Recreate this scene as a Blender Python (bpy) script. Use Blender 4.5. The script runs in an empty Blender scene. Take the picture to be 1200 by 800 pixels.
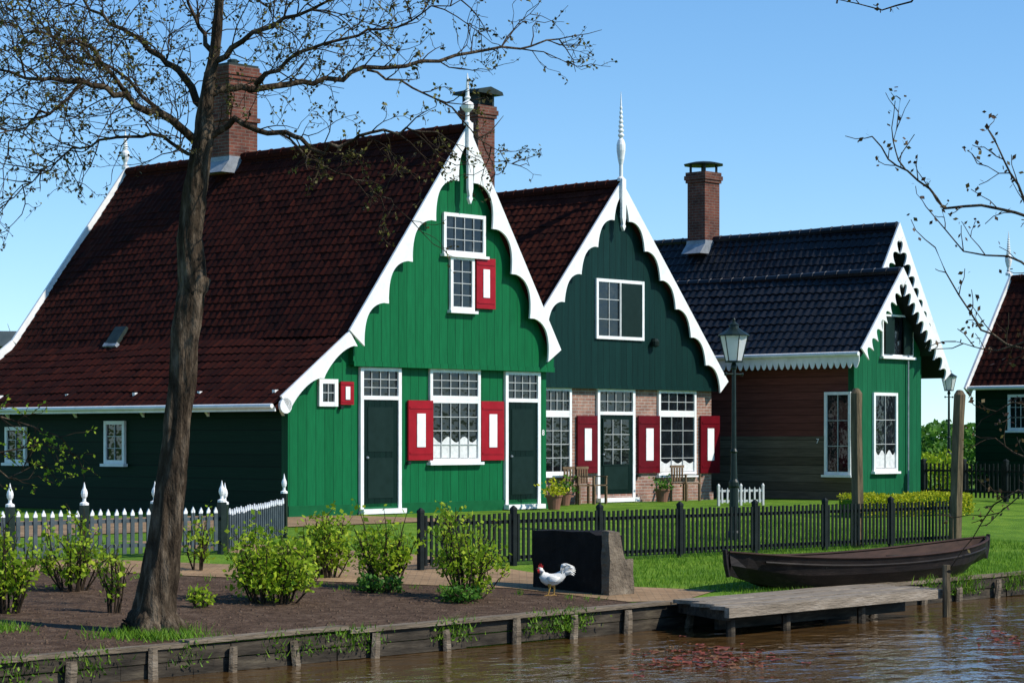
import bpy, bmesh, math, random
from mathutils import Vector, noise
random.seed(7)
scene = bpy.context.scene
COL = scene.collection
F, CX, HY, HC = 2700.0, 600.0, 512.0, 1.55
dx, dy = .6815, .7318
ex, ey = -dy, dx
TH = math.atan2(dy, dx)
R = random.random
def U(a, b): return random.uniform(a, b)

# ------------------------------------------------------------------ mesh builder
class MB:
    def __init__(s, mp=None):
        s.v = []; s.f = []; s.uv = {}; s.mp = mp
    def add(s, p):
        if s.mp: p = s.mp(p)
        s.v.append(tuple(p)); return len(s.v) - 1
    def quad(s, a, b, c, d):
        s.f.append((s.add(a), s.add(b), s.add(c), s.add(d)))
    def box(s, x0, x1, y0, y1, z0, z1):
        i = [s.add((x, y, z)) for z in (z0, z1) for y in (y0, y1) for x in (x0, x1)]
        for q in ((0,2,3,1),(4,5,7,6),(0,1,5,4),(2,6,7,3),(0,4,6,2),(1,3,7,5)):
            s.f.append(tuple(i[k] for k in q))
    def prism(s, poly, y0, y1):
        a = [s.add((x, y0, z)) for x, z in poly]; b = [s.add((x, y1, z)) for x, z in poly]
        n = len(poly)
        s.f.append(tuple(a)); s.f.append(tuple(reversed(b)))
        for k in range(n):
            s.f.append((a[k], b[k], b[(k+1) % n], a[(k+1) % n]))
    def strip(s, outer, inner, y0, y1):
        n = len(outer)
        A = [s.add((x, y0, z)) for x, z in outer]; B = [s.add((x, y0, z)) for x, z in inner]
        C = [s.add((x, y1, z)) for x, z in outer]; D = [s.add((x, y1, z)) for x, z in inner]
        for k in range(n-1):
            s.f += [(A[k],A[k+1],B[k+1],B[k]), (C[k],D[k],D[k+1],C[k+1]), (A[k],C[k],C[k+1],A[k+1]), (B[k],B[k+1],D[k+1],D[k])]
        s.f += [(A[0],B[0],D[0],C[0]), (A[-1],C[-1],D[-1],B[-1])]
    def tube(s, pts, rads, n=6, cap=True, rough=0, ridges=0):
        pts = [Vector(p) for p in pts]
        rings = []
        m = len(pts)
        for k, p in enumerate(pts):
            t = (pts[min(k+1, m-1)] - pts[max(k-1, 0)])
            if t.length < 1e-9: t = Vector((0,0,1))
            t.normalize()
            up = Vector((0,0,1)) if abs(t.z) < .9 else Vector((0,1,0))
            a = t.cross(up).normalized(); b = a.cross(t).normalized()
            r = rads[k] if isinstance(rads, list) else rads
            ra, rb = r if isinstance(r, tuple) else (r, r)
            ring = []
            for j in range(n):
                w = 2*math.pi*j/n
                q = 1.0 + (rough*(noise.noise(Vector((math.cos(w)*2.5, math.sin(w)*2.5, p.z*1.6))) ) if rough else 0)
                if ridges: q += ridges*noise.noise(Vector((math.cos(w)*6.5, math.sin(w)*6.5, p.z*2.2)))
                ring.append(s.add(p + a*(ra*math.cos(w)*q) + b*(rb*math.sin(w)*q)))
            rings.append(ring)
        for k in range(m-1):
            for j in range(n):
                s.f.append((rings[k][j], rings[k][(j+1) % n], rings[k+1][(j+1) % n], rings[k+1][j]))
        if cap:
            s.f.append(tuple(reversed(rings[0]))); s.f.append(tuple(rings[-1]))
    def lathe(s, prof, c, n=14, rot=0):
        rings = []
        for r, z in prof:
            rings.append([s.add((c[0]+r*math.cos(2*math.pi*j/n+rot), c[1]+r*math.sin(2*math.pi*j/n+rot), c[2]+z)) for j in range(n)])
        for k in range(len(prof)-1):
            for j in range(n):
                s.f.append((rings[k][j], rings[k][(j+1) % n], rings[k+1][(j+1) % n], rings[k+1][j]))
        s.f.append(tuple(reversed(rings[0]))); s.f.append(tuple(rings[-1]))
    def leaf(s, p, size, flat=None):
        d = Vector((U(-1,1), U(-1,1), U(-1,1)))
        if d.length < .1: d = Vector((1,0,0))
        d.normalize()
        q = Vector((U(-1,1), U(-1,1), U(-1,1))).cross(d)
        if q.length < .05: q = Vector((0,0,1)).cross(d)
        q.normalize()
        p = Vector(p); l = size*U(.7,1.2); w = l*.32
        s.f.append((s.add(p), s.add(p+d*l*.5+q*w), s.add(p+d*l), s.add(p+d*l*.5-q*w)))
    def blade(s, p, h, w, lean=.4):
        a = U(0, 6.28); c, n = math.cos(a)*w, math.sin(a)*w
        s.f.append((s.add((p[0]-c, p[1]-n, p[2])), s.add((p[0]+c, p[1]+n, p[2])), s.add((p[0]+U(-lean,lean)*h, p[1]+U(-lean,lean)*h, p[2]+h))))
    def build(s, name, m, parent=None, smooth=False, recalc=True):
        me = bpy.data.meshes.new(name)
        me.from_pydata(s.v, [], s.f)
        if s.uv:
            l = me.uv_layers.new(name='UVMap')
            vi = [0]*len(me.loops); me.loops.foreach_get('vertex_index', vi)
            buf = []
            for i in vi: buf += list(s.uv.get(i, (0,0)))
            l.data.foreach_set('uv', buf)
        if recalc:
            bm = bmesh.new(); bm.from_mesh(me)
            bmesh.ops.recalc_face_normals(bm, faces=bm.faces[:]); bm.to_mesh(me); bm.free()
        if smooth:
            me.polygons.foreach_set('use_smooth', [True]*len(me.polygons))
        me.materials.append(m)
        o = bpy.data.objects.new(name, me); COL.objects.link(o)
        if parent: o.parent = parent
        return o

def thing(name, label, cat, loc=(0,0,0), rotz=0, group=None):
    o = bpy.data.objects.new(name, None); COL.objects.link(o)
    o.location = loc; o.rotation_euler = (0, 0, rotz); o.empty_display_size = .2
    o['label'] = label; o['category'] = cat
    if group: o['group'] = group
    return o
def tag(o, label, cat, group=None, kind=None):
    o['label'] = label; o['category'] = cat
    if group: o['group'] = group
    if kind: o['kind'] = kind
    return o
def struct(o): o['kind'] = 'structure'; return o
def dup(root, loc, rotz, label):
    r = root.copy(); COL.objects.link(r); r.location = loc; r.rotation_euler = (0,0,rotz); r['label'] = label
    for ch in list(root.children):
        c = ch.copy(); COL.objects.link(c); c.parent = r
        for g in list(ch.children):
            q = g.copy(); COL.objects.link(q); q.parent = c
    return r

# ------------------------------------------------------------------ places
B0 = (1.78, 28.2)                                     # a point of the bank line, which runs along d
WZ = -.80                                             # water level
def vof(x, y): return (x-B0[0])*ex + (y-B0[1])*ey
def sof(x, y): return (x-B0[0])*dx + (y-B0[1])*dy
def gz(x, y):
    v = vof(x, y)
    return -.5 + .5*min(max(v, 0), 12)/12
def at(px, py, Y): return Vector(((px-CX)/F*Y, Y, HC+(HY-py)/F*Y))
def hit(px, py):
    a = (px-CX)/F; b = (py-HY)/F
    lo, hi = 5.0, 400.0
    for _ in range(60):
        m = (lo+hi)/2
        if HC - b*m > gz(a*m, m): lo = m
        else: hi = m
    return Vector((a*lo, lo, gz(a*lo, lo)))
def bw(s, v, z=0): return Vector((B0[0]+dx*s+ex*v, B0[1]+dy*s+ey*v, z))
def sz(O, px, py, u=0.0):                             # a sight line met with a wall plane parallel to the facade
    a = (px-CX)/F
    s = (a*(O[1]+ey*u) - (O[0]+ex*u))/(dx - a*dy)
    Y = O[1]+dy*s+ey*u
    return s, HC+(HY-py)/F*Y
def su(O, px, py, s=0.0):                             # the same with a wall plane parallel to the side wall
    a = (px-CX)/F
    u = (a*(O[1]+dy*s) - (O[0]+dx*s))/(ex - a*ey)
    Y = O[1]+dy*s+ey*u
    return u, HC+(HY-py)/F*Y
def rect(O, x0, y0, x1, y1, u=0.0):
    a = sz(O, x0, y0, u)[0]; b = sz(O, x1, y0, u)[0]
    xm = (x0+x1)/2
    return a, b, sz(O, xm, y1, u)[1], sz(O, xm, y0, u)[1]
def rects(O, x0, y0, x1, y1, s=0.0):
    a = su(O, x0, y0, s)[0]; b = su(O, x1, y0, s)[0]
    xm = (x0+x1)/2
    return min(a,b), max(a,b), su(O, xm, y1, s)[1], su(O, xm, y0, s)[1]
SIDE = lambda p: (p[1], p[0], p[2])

# ------------------------------------------------------------------ materials
def newmat(name):
    m = bpy.data.materials.new(name); m.use_nodes = True
    nt = m.node_tree
    return m, nt, nt.nodes['Principled BSDF']
def nd(nt, t, **kw):
    n = nt.nodes.new(t)
    for k, v in kw.items(): setattr(n, k, v)
    return n
def lk(nt, a, b): nt.links.new(a, b)
def col(c): return (c[0], c[1], c[2], 1)
def ramp(nt, stops):
    r = nd(nt, 'ShaderNodeValToRGB')
    el = r.color_ramp.elements
    el[0].position, el[0].color = stops[0][0], col(stops[0][1])
    el[1].position, el[1].color = stops[-1][0], col(stops[-1][1])
    for p, c in stops[1:-1]:
        e = el.new(p); e.color = col(c)
    return r
def objco(nt, scale=(1,1,1)):
    t = nd(nt, 'ShaderNodeTexCoord'); mp = nd(nt, 'ShaderNodeMapping')
    mp.inputs['Scale'].default_value = scale
    lk(nt, t.outputs['Object'], mp.inputs['Vector'])
    return mp.outputs['Vector']
def noisen(nt, vec, scale, detail=5, rough=.6):
    n = nd(nt, 'ShaderNodeTexNoise'); n.inputs['Scale'].default_value = scale
    n.inputs['Detail'].default_value = detail; n.inputs['Roughness'].default_value = rough
    lk(nt, vec, n.inputs['Vector']); return n.outputs['Fac']
def bump(nt, bs, h, strength, dist):
    b = nd(nt, 'ShaderNodeBump'); b.inputs['Strength'].default_value = strength; b.inputs['Distance'].default_value = dist
    lk(nt, h, b.inputs['Height']); lk(nt, b.outputs['Normal'], bs.inputs['Normal']); return b
def mth(nt, op, a, b=None):
    n = nd(nt, 'ShaderNodeMath', operation=op)
    for k, x in enumerate((a, b)):
        if x is None: continue
        if isinstance(x, (int, float)): n.inputs[k].default_value = x
        else: lk(nt, x, n.inputs[k])
    return n.outputs[0]
def mixc(nt, fac, a, b, mode='MIX'):
    n = nd(nt, 'ShaderNodeMix', data_type='RGBA', blend_type=mode)
    if isinstance(fac, (int, float)): n.inputs[0].default_value = fac
    else: lk(nt, fac, n.inputs[0])
    for k, x in ((6, a), (7, b)):
        if isinstance(x, tuple): n.inputs[k].default_value = col(x)
        else: lk(nt, x, n.inputs[k])
    return n.outputs[2]

def m_noise(name, stops, scale=6, rough=.7, bmp=0, bscale=None, bdist=.02, stretch=(1,1,1), spec=.4, metal=0):
    m, nt, b = newmat(name)
    v = objco(nt, stretch)
    r = ramp(nt, stops); lk(nt, noisen(nt, v, scale), r.inputs['Fac'])
    lk(nt, r.outputs['Color'], b.inputs['Base Color'])
    b.inputs['Roughness'].default_value = rough; b.inputs['Specular IOR Level'].default_value = spec
    b.inputs['Metallic'].default_value = metal
    if bmp: bump(nt, b, noisen(nt, v, bscale or scale*3), bmp, bdist)
    return m
def m_planks(name, c1, c2, axis, width, rough=.5, lap=False, gdark=.5, spec=.12, bs=.5, var=(.74, 1.14)):
    m, nt, b = newmat(name)
    t = nd(nt, 'ShaderNodeTexCoord'); s = nd(nt, 'ShaderNodeSeparateXYZ')
    lk(nt, t.outputs['Object'], s.inputs[0])
    c = mth(nt, 'DIVIDE', s.outputs[axis], width)
    fl = mth(nt, 'FLOOR', c); fr = mth(nt, 'FRACT', c)
    wn = nd(nt, 'ShaderNodeTexWhiteNoise', noise_dimensions='1D'); lk(nt, fl, wn.inputs['W'])
    base = mixc(nt, wn.outputs['Value'], c1, c2)
    st = (9, 9, .9) if axis == 'X' else (.7, .7, 14)
    g = noisen(nt, objco(nt, st), 2.2, 6)
    lo, hi = var
    rr = ramp(nt, [(.25, (lo,lo,lo)), (.75, (hi,hi,hi))]); lk(nt, g, rr.inputs['Fac'])
    base = mixc(nt, 1.0, base, rr.outputs['Color'], 'MULTIPLY')
    gm = mth(nt, 'LESS_THAN', fr, .04 if not lap else .09)
    base = mixc(nt, gm, base, mixc(nt, 1.0, base, (gdark,gdark,gdark), 'MULTIPLY'))
    lk(nt, base, b.inputs['Base Color'])
    b.inputs['Roughness'].default_value = rough; b.inputs['Specular IOR Level'].default_value = spec
    if lap: h = mth(nt, 'SUBTRACT', 1.0, fr)
    else: h = mth(nt, 'MINIMUM', mth(nt, 'MULTIPLY', fr, 12.0), 1.0)
    h = mth(nt, 'ADD', h, mth(nt, 'MULTIPLY', g, .25))
    bump(nt, b, h, bs, .02)
    return m
def m_brick(name, c1, c2, mortar):
    m, nt, b = newmat(name)
    t = nd(nt, 'ShaderNodeTexCoord'); s = nd(nt, 'ShaderNodeSeparateXYZ'); lk(nt, t.outputs['Object'], s.inputs[0])
    cb = nd(nt, 'ShaderNodeCombineXYZ'); lk(nt, mth(nt, 'ADD', s.outputs['X'], s.outputs['Y']), cb.inputs['X']); lk(nt, s.outputs['Z'], cb.inputs['Y'])
    br = nd(nt, 'ShaderNodeTexBrick'); lk(nt, cb.outputs[0], br.inputs['Vector'])
    br.inputs['Scale'].default_value = 1; br.inputs['Brick Width'].default_value = .23; br.inputs['Row Height'].default_value = .075
    br.inputs['Mortar Size'].default_value = .009; br.inputs['Color1'].default_value = col(c1); br.inputs['Color2'].default_value = col(c2); br.inputs['Mortar'].default_value = col(mortar)
    br.inputs['Bias'].default_value = -.2
    g = ramp(nt, [(.3,(.55,.55,.55)), (.7,(1.2,1.15,1.1))]); lk(nt, noisen(nt, objco(nt), 3.0), g.inputs['Fac'])
    lk(nt, mixc(nt, 1.0, br.outputs['Color'], g.outputs['Color'], 'MULTIPLY'), b.inputs['Base Color'])
    b.inputs['Roughness'].default_value = .85; b.inputs['Specular IOR Level'].default_value = .2
    bump(nt, b, mth(nt, 'SUBTRACT', 1.0, br.outputs['Fac']), .6, .01)
    return m
def m_tiles(name, stops, moss, rough, spec=.4):
    m, nt, b = newmat(name)
    uv = nd(nt, 'ShaderNodeUVMap'); s = nd(nt, 'ShaderNodeSeparateXYZ'); lk(nt, uv.outputs[0], s.inputs[0])
    cb = nd(nt, 'ShaderNodeCombineXYZ')
    lk(nt, mth(nt, 'FLOOR', s.outputs['X']), cb.inputs['X']); lk(nt, mth(nt, 'FLOOR', s.outputs['Y']), cb.inputs['Y'])
    wn = nd(nt, 'ShaderNodeTexWhiteNoise', noise_dimensions='2D'); lk(nt, cb.outputs[0], wn.inputs['Vector'])
    big = noisen(nt, objco(nt), .7, 4)
    f = mth(nt, 'ADD', mth(nt, 'MULTIPLY', wn.outputs['Value'], .38), mth(nt, 'MULTIPLY', big, .68))
    r = ramp(nt, stops); lk(nt, f, r.inputs['Fac'])
    n2 = ramp(nt, [(.48,(0,0,0)), (.7,(1,1,1))]); lk(nt, noisen(nt, objco(nt), 4.0, 8, .7), n2.inputs['Fac'])
    lk(nt, mixc(nt, mth(nt, 'MULTIPLY', n2.outputs['Color'], .65), r.outputs['Color'], moss), b.inputs['Base Color'])
    b.inputs['Roughness'].default_value = rough; b.inputs['Specular IOR Level'].default_value = spec
    bump(nt, b, noisen(nt, objco(nt), 60.0, 3), .15, .01)
    return m
def m_leaf(name, c1, c2, c3, trans=.35):
    m, nt, b = newmat(name)
    g = nd(nt, 'ShaderNodeNewGeometry')
    r = ramp(nt, [(0, c1), (.55, c2), (1, c3)]); lk(nt, g.outputs['Random Per Island'], r.inputs['Fac'])
    lk(nt, r.outputs['Color'], b.inputs['Base Color']); b.inputs['Roughness'].default_value = .55; b.inputs['Specular IOR Level'].default_value = .2
    tr = nd(nt, 'ShaderNodeBsdfTranslucent'); lk(nt, r.outputs['Color'], tr.inputs['Color'])
    mx = nd(nt, 'ShaderNodeMixShader'); mx.inputs[0].default_value = trans
    lk(nt, b.outputs[0], mx.inputs[1]); lk(nt, tr.outputs[0], mx.inputs[2])
    lk(nt, mx.outputs[0], nt.nodes['Material Output'].inputs['Surface'])
    return m

GREEN = m_planks('bright_green_boards', (.003,.112,.035), (.005,.134,.044), 'X', .235)
TEAL = m_planks('dark_green_boards', (.003,.023,.020), (.0045,.030,.026), 'X', .21)
SIDEG = m_planks('shade_dark_green_weatherboard', (.0025,.017,.007), (.0035,.023,.010), 'Z', .24, lap=True, spec=.06)  # dark green boards, colour lowered further to hold the left wall's shade
GREEN3 = m_planks('mid_green_boards', (.007,.098,.040), (.010,.12,.050), 'X', .2)
RED3 = m_planks('redbrown_weatherboard', (.125,.040,.028), (.165,.052,.037), 'Z', .19, lap=True, rough=.7, var=(.6, 1.2))
GREY3 = m_planks('grey_weatherboard', (.095,.073,.047), (.15,.118,.08), 'Z', .21, lap=True, rough=.85, var=(.55, 1.25))
DKG4 = m_planks('far_green_weatherboard', (.004,.024,.011), (.006,.032,.015), 'Z', .22, lap=True)
WHITE = m_noise('white_paint', [(.25,(.70,.70,.68)), (.6,(.86,.86,.84))], 5, .45, .1, 30, .005, spec=.25)
BARW = m_noise('glazing_bar_paint', [(.3,(.38,.39,.38)), (.7,(.54,.55,.53))], 5, .5)
REDP = m_noise('red_paint', [(.3,(.26,.003,.009)), (.7,(.34,.006,.014))], 4, .4, .08, 40, .004, spec=.2)
REDD = m_noise('maroon_paint', [(.3,(.095,.003,.007)), (.7,(.14,.004,.010))], 4, .4, .08, 40, .004, spec=.15)
DOORM = m_planks('black_green_door', (.003,.012,.009), (.004,.016,.012), 'X', .16, rough=.35)
BRICK = m_brick('wall_brick', (.36,.205,.155), (.26,.13,.10), (.42,.37,.33))
CHBRICK = m_brick('chimney_brick', (.17,.058,.038), (.09,.032,.025), (.17,.13,.105))
TILE_R = m_tiles('red_pantile', [(.15,(.012,.0045,.0038)), (.4,(.024,.0062,.0048)), (.7,(.042,.0095,.0062)), (.95,(.068,.017,.010))], (.014,.0085,.0065), .85, .05)
TILE_R2 = m_tiles('red_pantile_second', [(.15,(.018,.007,.0055)), (.45,(.040,.010,.0065)), (.9,(.080,.021,.012))], (.024,.013,.009), .85, .05)
TILE_B = m_tiles('black_pantile', [(.1,(.004,.0045,.006)), (.5,(.008,.009,.012)), (.95,(.018,.020,.026))], (.015,.016,.018), .42, .3)
LEAD = m_noise('lead_sheet', [(.3,(.16,.18,.20)), (.7,(.32,.35,.38))], 5, .5)
DARKCAP = m_noise('chimney_cap_metal', [(.3,(.012,.02,.018)), (.7,(.03,.045,.04))], 5, .5, spec=.2)
BARK = m_noise('bark', [(.3,(.018,.013,.009)), (.5,(.065,.047,.031)), (.7,(.19,.145,.10))], 7, .95, 1.0, 10, .10, (1.6,1.6,.40), .05)
TWIG = m_noise('twig_bark', [(.3,(.020,.014,.009)), (.7,(.06,.042,.026))], 9, .9, 0, spec=.1)
LEAFY = m_leaf('spring_leaf', (.15,.26,.012), (.31,.45,.022), (.50,.58,.045), .45)
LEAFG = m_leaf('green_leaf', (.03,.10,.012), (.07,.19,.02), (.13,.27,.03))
LEAFH = m_leaf('hedge_leaf', (.24,.30,.01), (.44,.47,.02), (.58,.56,.03), .42)
BUD = m_leaf('leaf_bud', (.035,.030,.010), (.085,.075,.018), (.18,.17,.03), .25)
BUDR = m_leaf('reddish_bud', (.05,.025,.015), (.09,.05,.02), (.14,.11,.03), .2)
GRASSB = m_leaf('grass_blade', (.06,.15,.010), (.13,.27,.018), (.24,.38,.03), .35)
LAWN = m_noise('lawn', [(.25,(.05,.12,.010)), (.5,(.11,.21,.018)), (.75,(.20,.30,.03))], 1.6, .9, .8, 30, .04, spec=.1)
SOIL = m_noise('soil', [(.25,(.050,.031,.021)), (.55,(.105,.068,.046)), (.8,(.17,.12,.085))], 5, .95, 1.0, 16, .06, spec=.05)
CLOD = m_noise('soil_clod', [(.3,(.05,.032,.022)), (.7,(.13,.088,.06))], 7, .95, spec=.05)
OLDWOOD = m_noise('weathered_wood', [(.25,(.07,.054,.036)), (.55,(.19,.15,.105)), (.8,(.34,.285,.215))], 3, .85, .8, 12, .03, (.6,4,4), .15)
DECK = m_noise('weathered_deck', [(.25,(.12,.095,.065)), (.55,(.27,.22,.165)), (.8,(.42,.36,.29))], 3, .85, .8, 12, .03, (.6,5,4), .2)
POSTW = m_noise('post_wood', [(.25,(.05,.04,.025)), (.6,(.16,.12,.07)), (.8,(.25,.19,.12))], 5, .9, .8, 10, .03, (3,3,.4), .15)
DKWOOD = m_noise('wet_dark_wood', [(.3,(.016,.013,.009)), (.55,(.05,.04,.028)), (.75,(.11,.09,.06))], 4, .8, .6, 10, .02, (.6,3,3), .2)
BOATM = m_noise('tarred_boat', [(.3,(.006,.005,.005)), (.6,(.018,.013,.011)), (.8,(.05,.034,.026))], 4, .6, .4, 12, .015, (.5,3,3), .2)
BOATIN = m_noise('boat_inside', [(.3,(.022,.012,.008)), (.7,(.06,.030,.020))], 4, .7, .3, 12, .01, (.5,3,3), .15)
BLACKF = m_noise('black_fence_paint', [(.3,(.005,.008,.007)), (.7,(.013,.017,.016))], 6, .6, spec=.15)
IRON = m_noise('dark_green_iron', [(.3,(.006,.013,.010)), (.7,(.015,.026,.020))], 8, .4, spec=.25)
PICKET = m_noise('picket_shade_grey', [(.3,(.045,.062,.070)), (.7,(.095,.118,.128))], 5, .7, spec=.1)  # white pickets: the fence's bluish shade is mixed into this colour
STONED = m_noise('dark_stone', [(.3,(.006,.005,.004)), (.65,(.015,.012,.010)), (.85,(.045,.037,.03))], 4, .8, .6, 18, .02, spec=.15)
STONEL = m_noise('rough_stone', [(.3,(.08,.06,.04)), (.6,(.18,.14,.095)), (.8,(.30,.25,.18))], 5, .9, 1.0, 14, .05)
CHICK = m_noise('white_feather', [(.3,(.68,.65,.58)), (.7,(.88,.86,.81))], 14, .8, .5, 40, .010, spec=.1)
COMB = m_noise('red_comb', [(.3,(.45,.015,.012)), (.7,(.6,.03,.02))], 20, .5)
YELLOW = m_noise('yellow_leg', [(.3,(.4,.22,.04)), (.7,(.55,.32,.07))], 20, .6)
CLOTH = m_noise('white_curtain', [(.3,(.55,.55,.53)), (.7,(.78,.78,.76))], 10, .9)
TEAK = m_noise('garden_wood', [(.3,(.10,.065,.038)), (.7,(.22,.15,.09))], 6, .7, 0, stretch=(1,4,4), spec=.1)
TERRA = m_noise('terracotta', [(.3,(.16,.07,.045)), (.7,(.24,.11,.07))], 6, .8)
GREYB = m_noise('grey_cladding', [(.3,(.16,.18,.20)), (.7,(.24,.26,.28))], 2, .6)
LILY = m_leaf('red_pad', (.13,.027,.017), (.22,.055,.030), (.15,.10,.035), .1)
DARKGAP = m_noise('shutter_dark', [(.3,(.005,.016,.012)), (.7,(.008,.022,.018))], 6, .45, spec=.15)
def m_glass():
    m, nt, b = newmat('old_window_glass')
    r = ramp(nt, [(.35,(.004,.005,.006)), (.6,(.010,.013,.016)), (.8,(.05,.055,.06))]); lk(nt, noisen(nt, objco(nt), 1.7, 3), r.inputs['Fac'])
    lk(nt, r.outputs['Color'], b.inputs['Base Color'])
    b.inputs['Roughness'].default_value = .05; b.inputs['Specular IOR Level'].default_value = .45
    bump(nt, b, noisen(nt, objco(nt), 4.0, 2), .2, .03); return m
GLASS = m_glass()
def m_lglass():
    m, nt, b = newmat('lantern_glass')
    b.inputs['Base Color'].default_value = (.94,.95,.93,1); b.inputs['Roughness'].default_value = .3
    tr = nd(nt, 'ShaderNodeBsdfTranslucent')
    r = ramp(nt, [(.3,(.88,.89,.86)), (.7,(.97,.97,.95))]); lk(nt, noisen(nt, objco(nt), 9.0, 2), r.inputs['Fac'])
    lk(nt, r.outputs['Color'], tr.inputs['Color'])
    mx = nd(nt, 'ShaderNodeMixShader'); mx.inputs[0].default_value = .5
    lk(nt, b.outputs[0], mx.inputs[1]); lk(nt, tr.outputs[0], mx.inputs[2])
    lk(nt, mx.outputs[0], nt.nodes['Material Output'].inputs['Surface']); return m
LGLASS = m_lglass()
def m_path():
    m, nt, b = newmat('brick_path')
    br = nd(nt, 'ShaderNodeTexBrick'); lk(nt, objco(nt), br.inputs['Vector']); br.inputs['Scale'].default_value = 1
    br.inputs['Brick Width'].default_value = .2; br.inputs['Row Height'].default_value = .08; br.inputs['Mortar Size'].default_value = .006
    br.inputs['Color1'].default_value = (.34,.23,.14,1); br.inputs['Color2'].default_value = (.25,.16,.095,1); br.inputs['Mortar'].default_value = (.16,.12,.08,1)
    g = ramp(nt, [(.3,(.7,.7,.65)), (.7,(1.25,1.2,1.1))]); lk(nt, noisen(nt, objco(nt), 1.2), g.inputs['Fac'])
    lk(nt, mixc(nt, 1.0, br.outputs['Color'], g.outputs['Color'], 'MULTIPLY'), b.inputs['Base Color'])
    b.inputs['Roughness'].default_value = .9; b.inputs['Specular IOR Level'].default_value = .1; bump(nt, b, noisen(nt, objco(nt), 25.0), .5, .02); return m
PATH = m_path()
def m_water():
    m, nt, b = newmat('canal_water')
    b.inputs['Base Color'].default_value = (.085,.045,.014,1); b.inputs['Roughness'].default_value = .03
    b.inputs['IOR'].default_value = 1.33
    v = objco(nt, (1.0, 1.5, 1))
    h = mth(nt, 'ADD', mth(nt, 'MULTIPLY', noisen(nt, v, 1.4, 2, .5), 1.0), mth(nt, 'MULTIPLY', noisen(nt, v, 4.5, 3, .5), .36))
    bump(nt, b, h, .42, .10); return m
WATER = m_water()

# ------------------------------------------------------------------ building helpers
def tiles(mb, A, B, C, D, nu, nv, amp=.017, lip=.015, q=6):
    A, B, C, D = map(Vector, (A, B, C, D))
    n = (B-A).cross(D-A).normalized()
    if n.z < 0: n = -n
    lines = []
    for r in range(nv):
        for v, h, vv in ((r/nv, lip, r+.04), ((r+1)/nv, 0, r+.96)):
            row = []
            for i in range(nu*q+1):
                u = i/(nu*q)
                p = (A*(1-u)+B*u)*(1-v) + (D*(1-u)+C*u)*v
                fr = (i % q)/q
                hh = amp*(.5+.5*math.cos(2*math.pi*fr)) + h
                jit = .014*noise.noise(Vector((i//q*1.7, r*2.3, 3.1))) + .05*noise.noise(Vector((i//q*.09, r*.11, 7.7)))
                k = mb.add(p + n*(hh+jit)); mb.uv[k] = (min(i/q, nu-.01), vv); row.append(k)
            lines.append(row)
    for a, b in zip(lines, lines[1:]):
        for i in range(nu*q):
            mb.f.append((a[i], a[i+1], b[i+1], b[i]))
    t = [mb.add(p - n*.03) for p in (A, B, C, D)]; w = [mb.add(p - n*.12) for p in (A, B, C, D)]
    mb.f.append(tuple(w))
    for k in range(4): mb.f.append((t[k], t[(k+1) % 4], w[(k+1) % 4], w[k]))
def barge(mb, A, B, wmin, wmax, n, y0, y1, clampx=None, side=1, pw=.75):
    ax, az = A; bx, bz = B
    L = math.hypot(bx-ax, bz-az); tx, tz = (bx-ax)/L, (bz-az)/L
    nx, nz = (tz, -tx)
    if nz > 0: nx, nz = -nx, -nz
    outer, inner = [], []
    N = n*14
    for k in range(N+1):
        t = k/N; f = (n*t) % 1.0
        if k == N: f = 1.0
        f = f**.82
        w = wmax - (wmax-wmin)*(max(0.0, math.sin(math.pi*min(f, 1.0)))**pw)
        ox, oz = ax+(bx-ax)*t, az+(bz-az)*t
        ix, iz = ox+nx*w, oz+nz*w
        if clampx is not None:
            if side > 0: ix = min(ix, clampx-.002)
            else: ix = max(ix, clampx+.002)
        outer.append((ox, oz)); inner.append((ix, iz))
    mb.strip(outer, inner, y0, y1)
def plain_barge(mb, A, B, w, y0, y1, clampx=None, side=1):
    barge(mb, A, B, w*.999, w, 1, y0, y1, clampx, side)
def window(H, mp, r, y, nx, ny, fw=.075, out=.06, name='window', sill=True, glassm=None, fm=None, mm=None, curt=0):
    x0, x1, z0, z1 = r; fm = fm or WHITE
    f = MB(mp)
    f.box(x0, x0+fw, y-out, y-.002, z0, z1); f.box(x1-fw, x1, y-out, y-.002, z0, z1)
    f.box(x0+fw, x1-fw, y-out+.004, y-.002, z0, z0+fw); f.box(x0+fw, x1-fw, y-out+.004, y-.002, z1-fw, z1)
    o = f.build(name, fm, H)
    g = MB(mp); g.box(x0+fw, x1-fw, y-.02, y-.004, z0+fw, z1-fw); g.build('glass', glassm or GLASS, o)
    m = MB(mp); mw = .015
    for k in range(1, nx):
        c = x0+fw+(x1-x0-2*fw)*k/nx; m.box(c-mw/2, c+mw/2, y-.045, y-.021, z0+fw, z1-fw)
    for k in range(1, ny):
        c = z0+fw+(z1-z0-2*fw)*k/ny; m.box(x0+fw, x1-fw, y-.042, y-.022, c-mw/2, c+mw/2)
    if m.f: m.build('glazing_grid', mm or BARW, o)
    if curt:
        cu = MB(mp); n = 22; a0, a1 = x0+fw+.005, x1-fw-.005
        xs = [a0+(a1-a0)*k/n for k in range(n+1)]
        cu.strip([(x, z0+fw+(z1-z0)*curt*(1+.16*math.cos(k*.8))) for k, x in enumerate(xs)], [(x, z0+fw+.01) for x in xs], y-.0215, y-.0203)
        cu.build('curtain', CLOTH, o)
    if sill:
        s = MB(mp); s.box(x0-.05, x1+.05, y-out-.06, y-.002, z0-.06, z0-.002); s.build('sill', WHITE, o)
    return o
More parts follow.
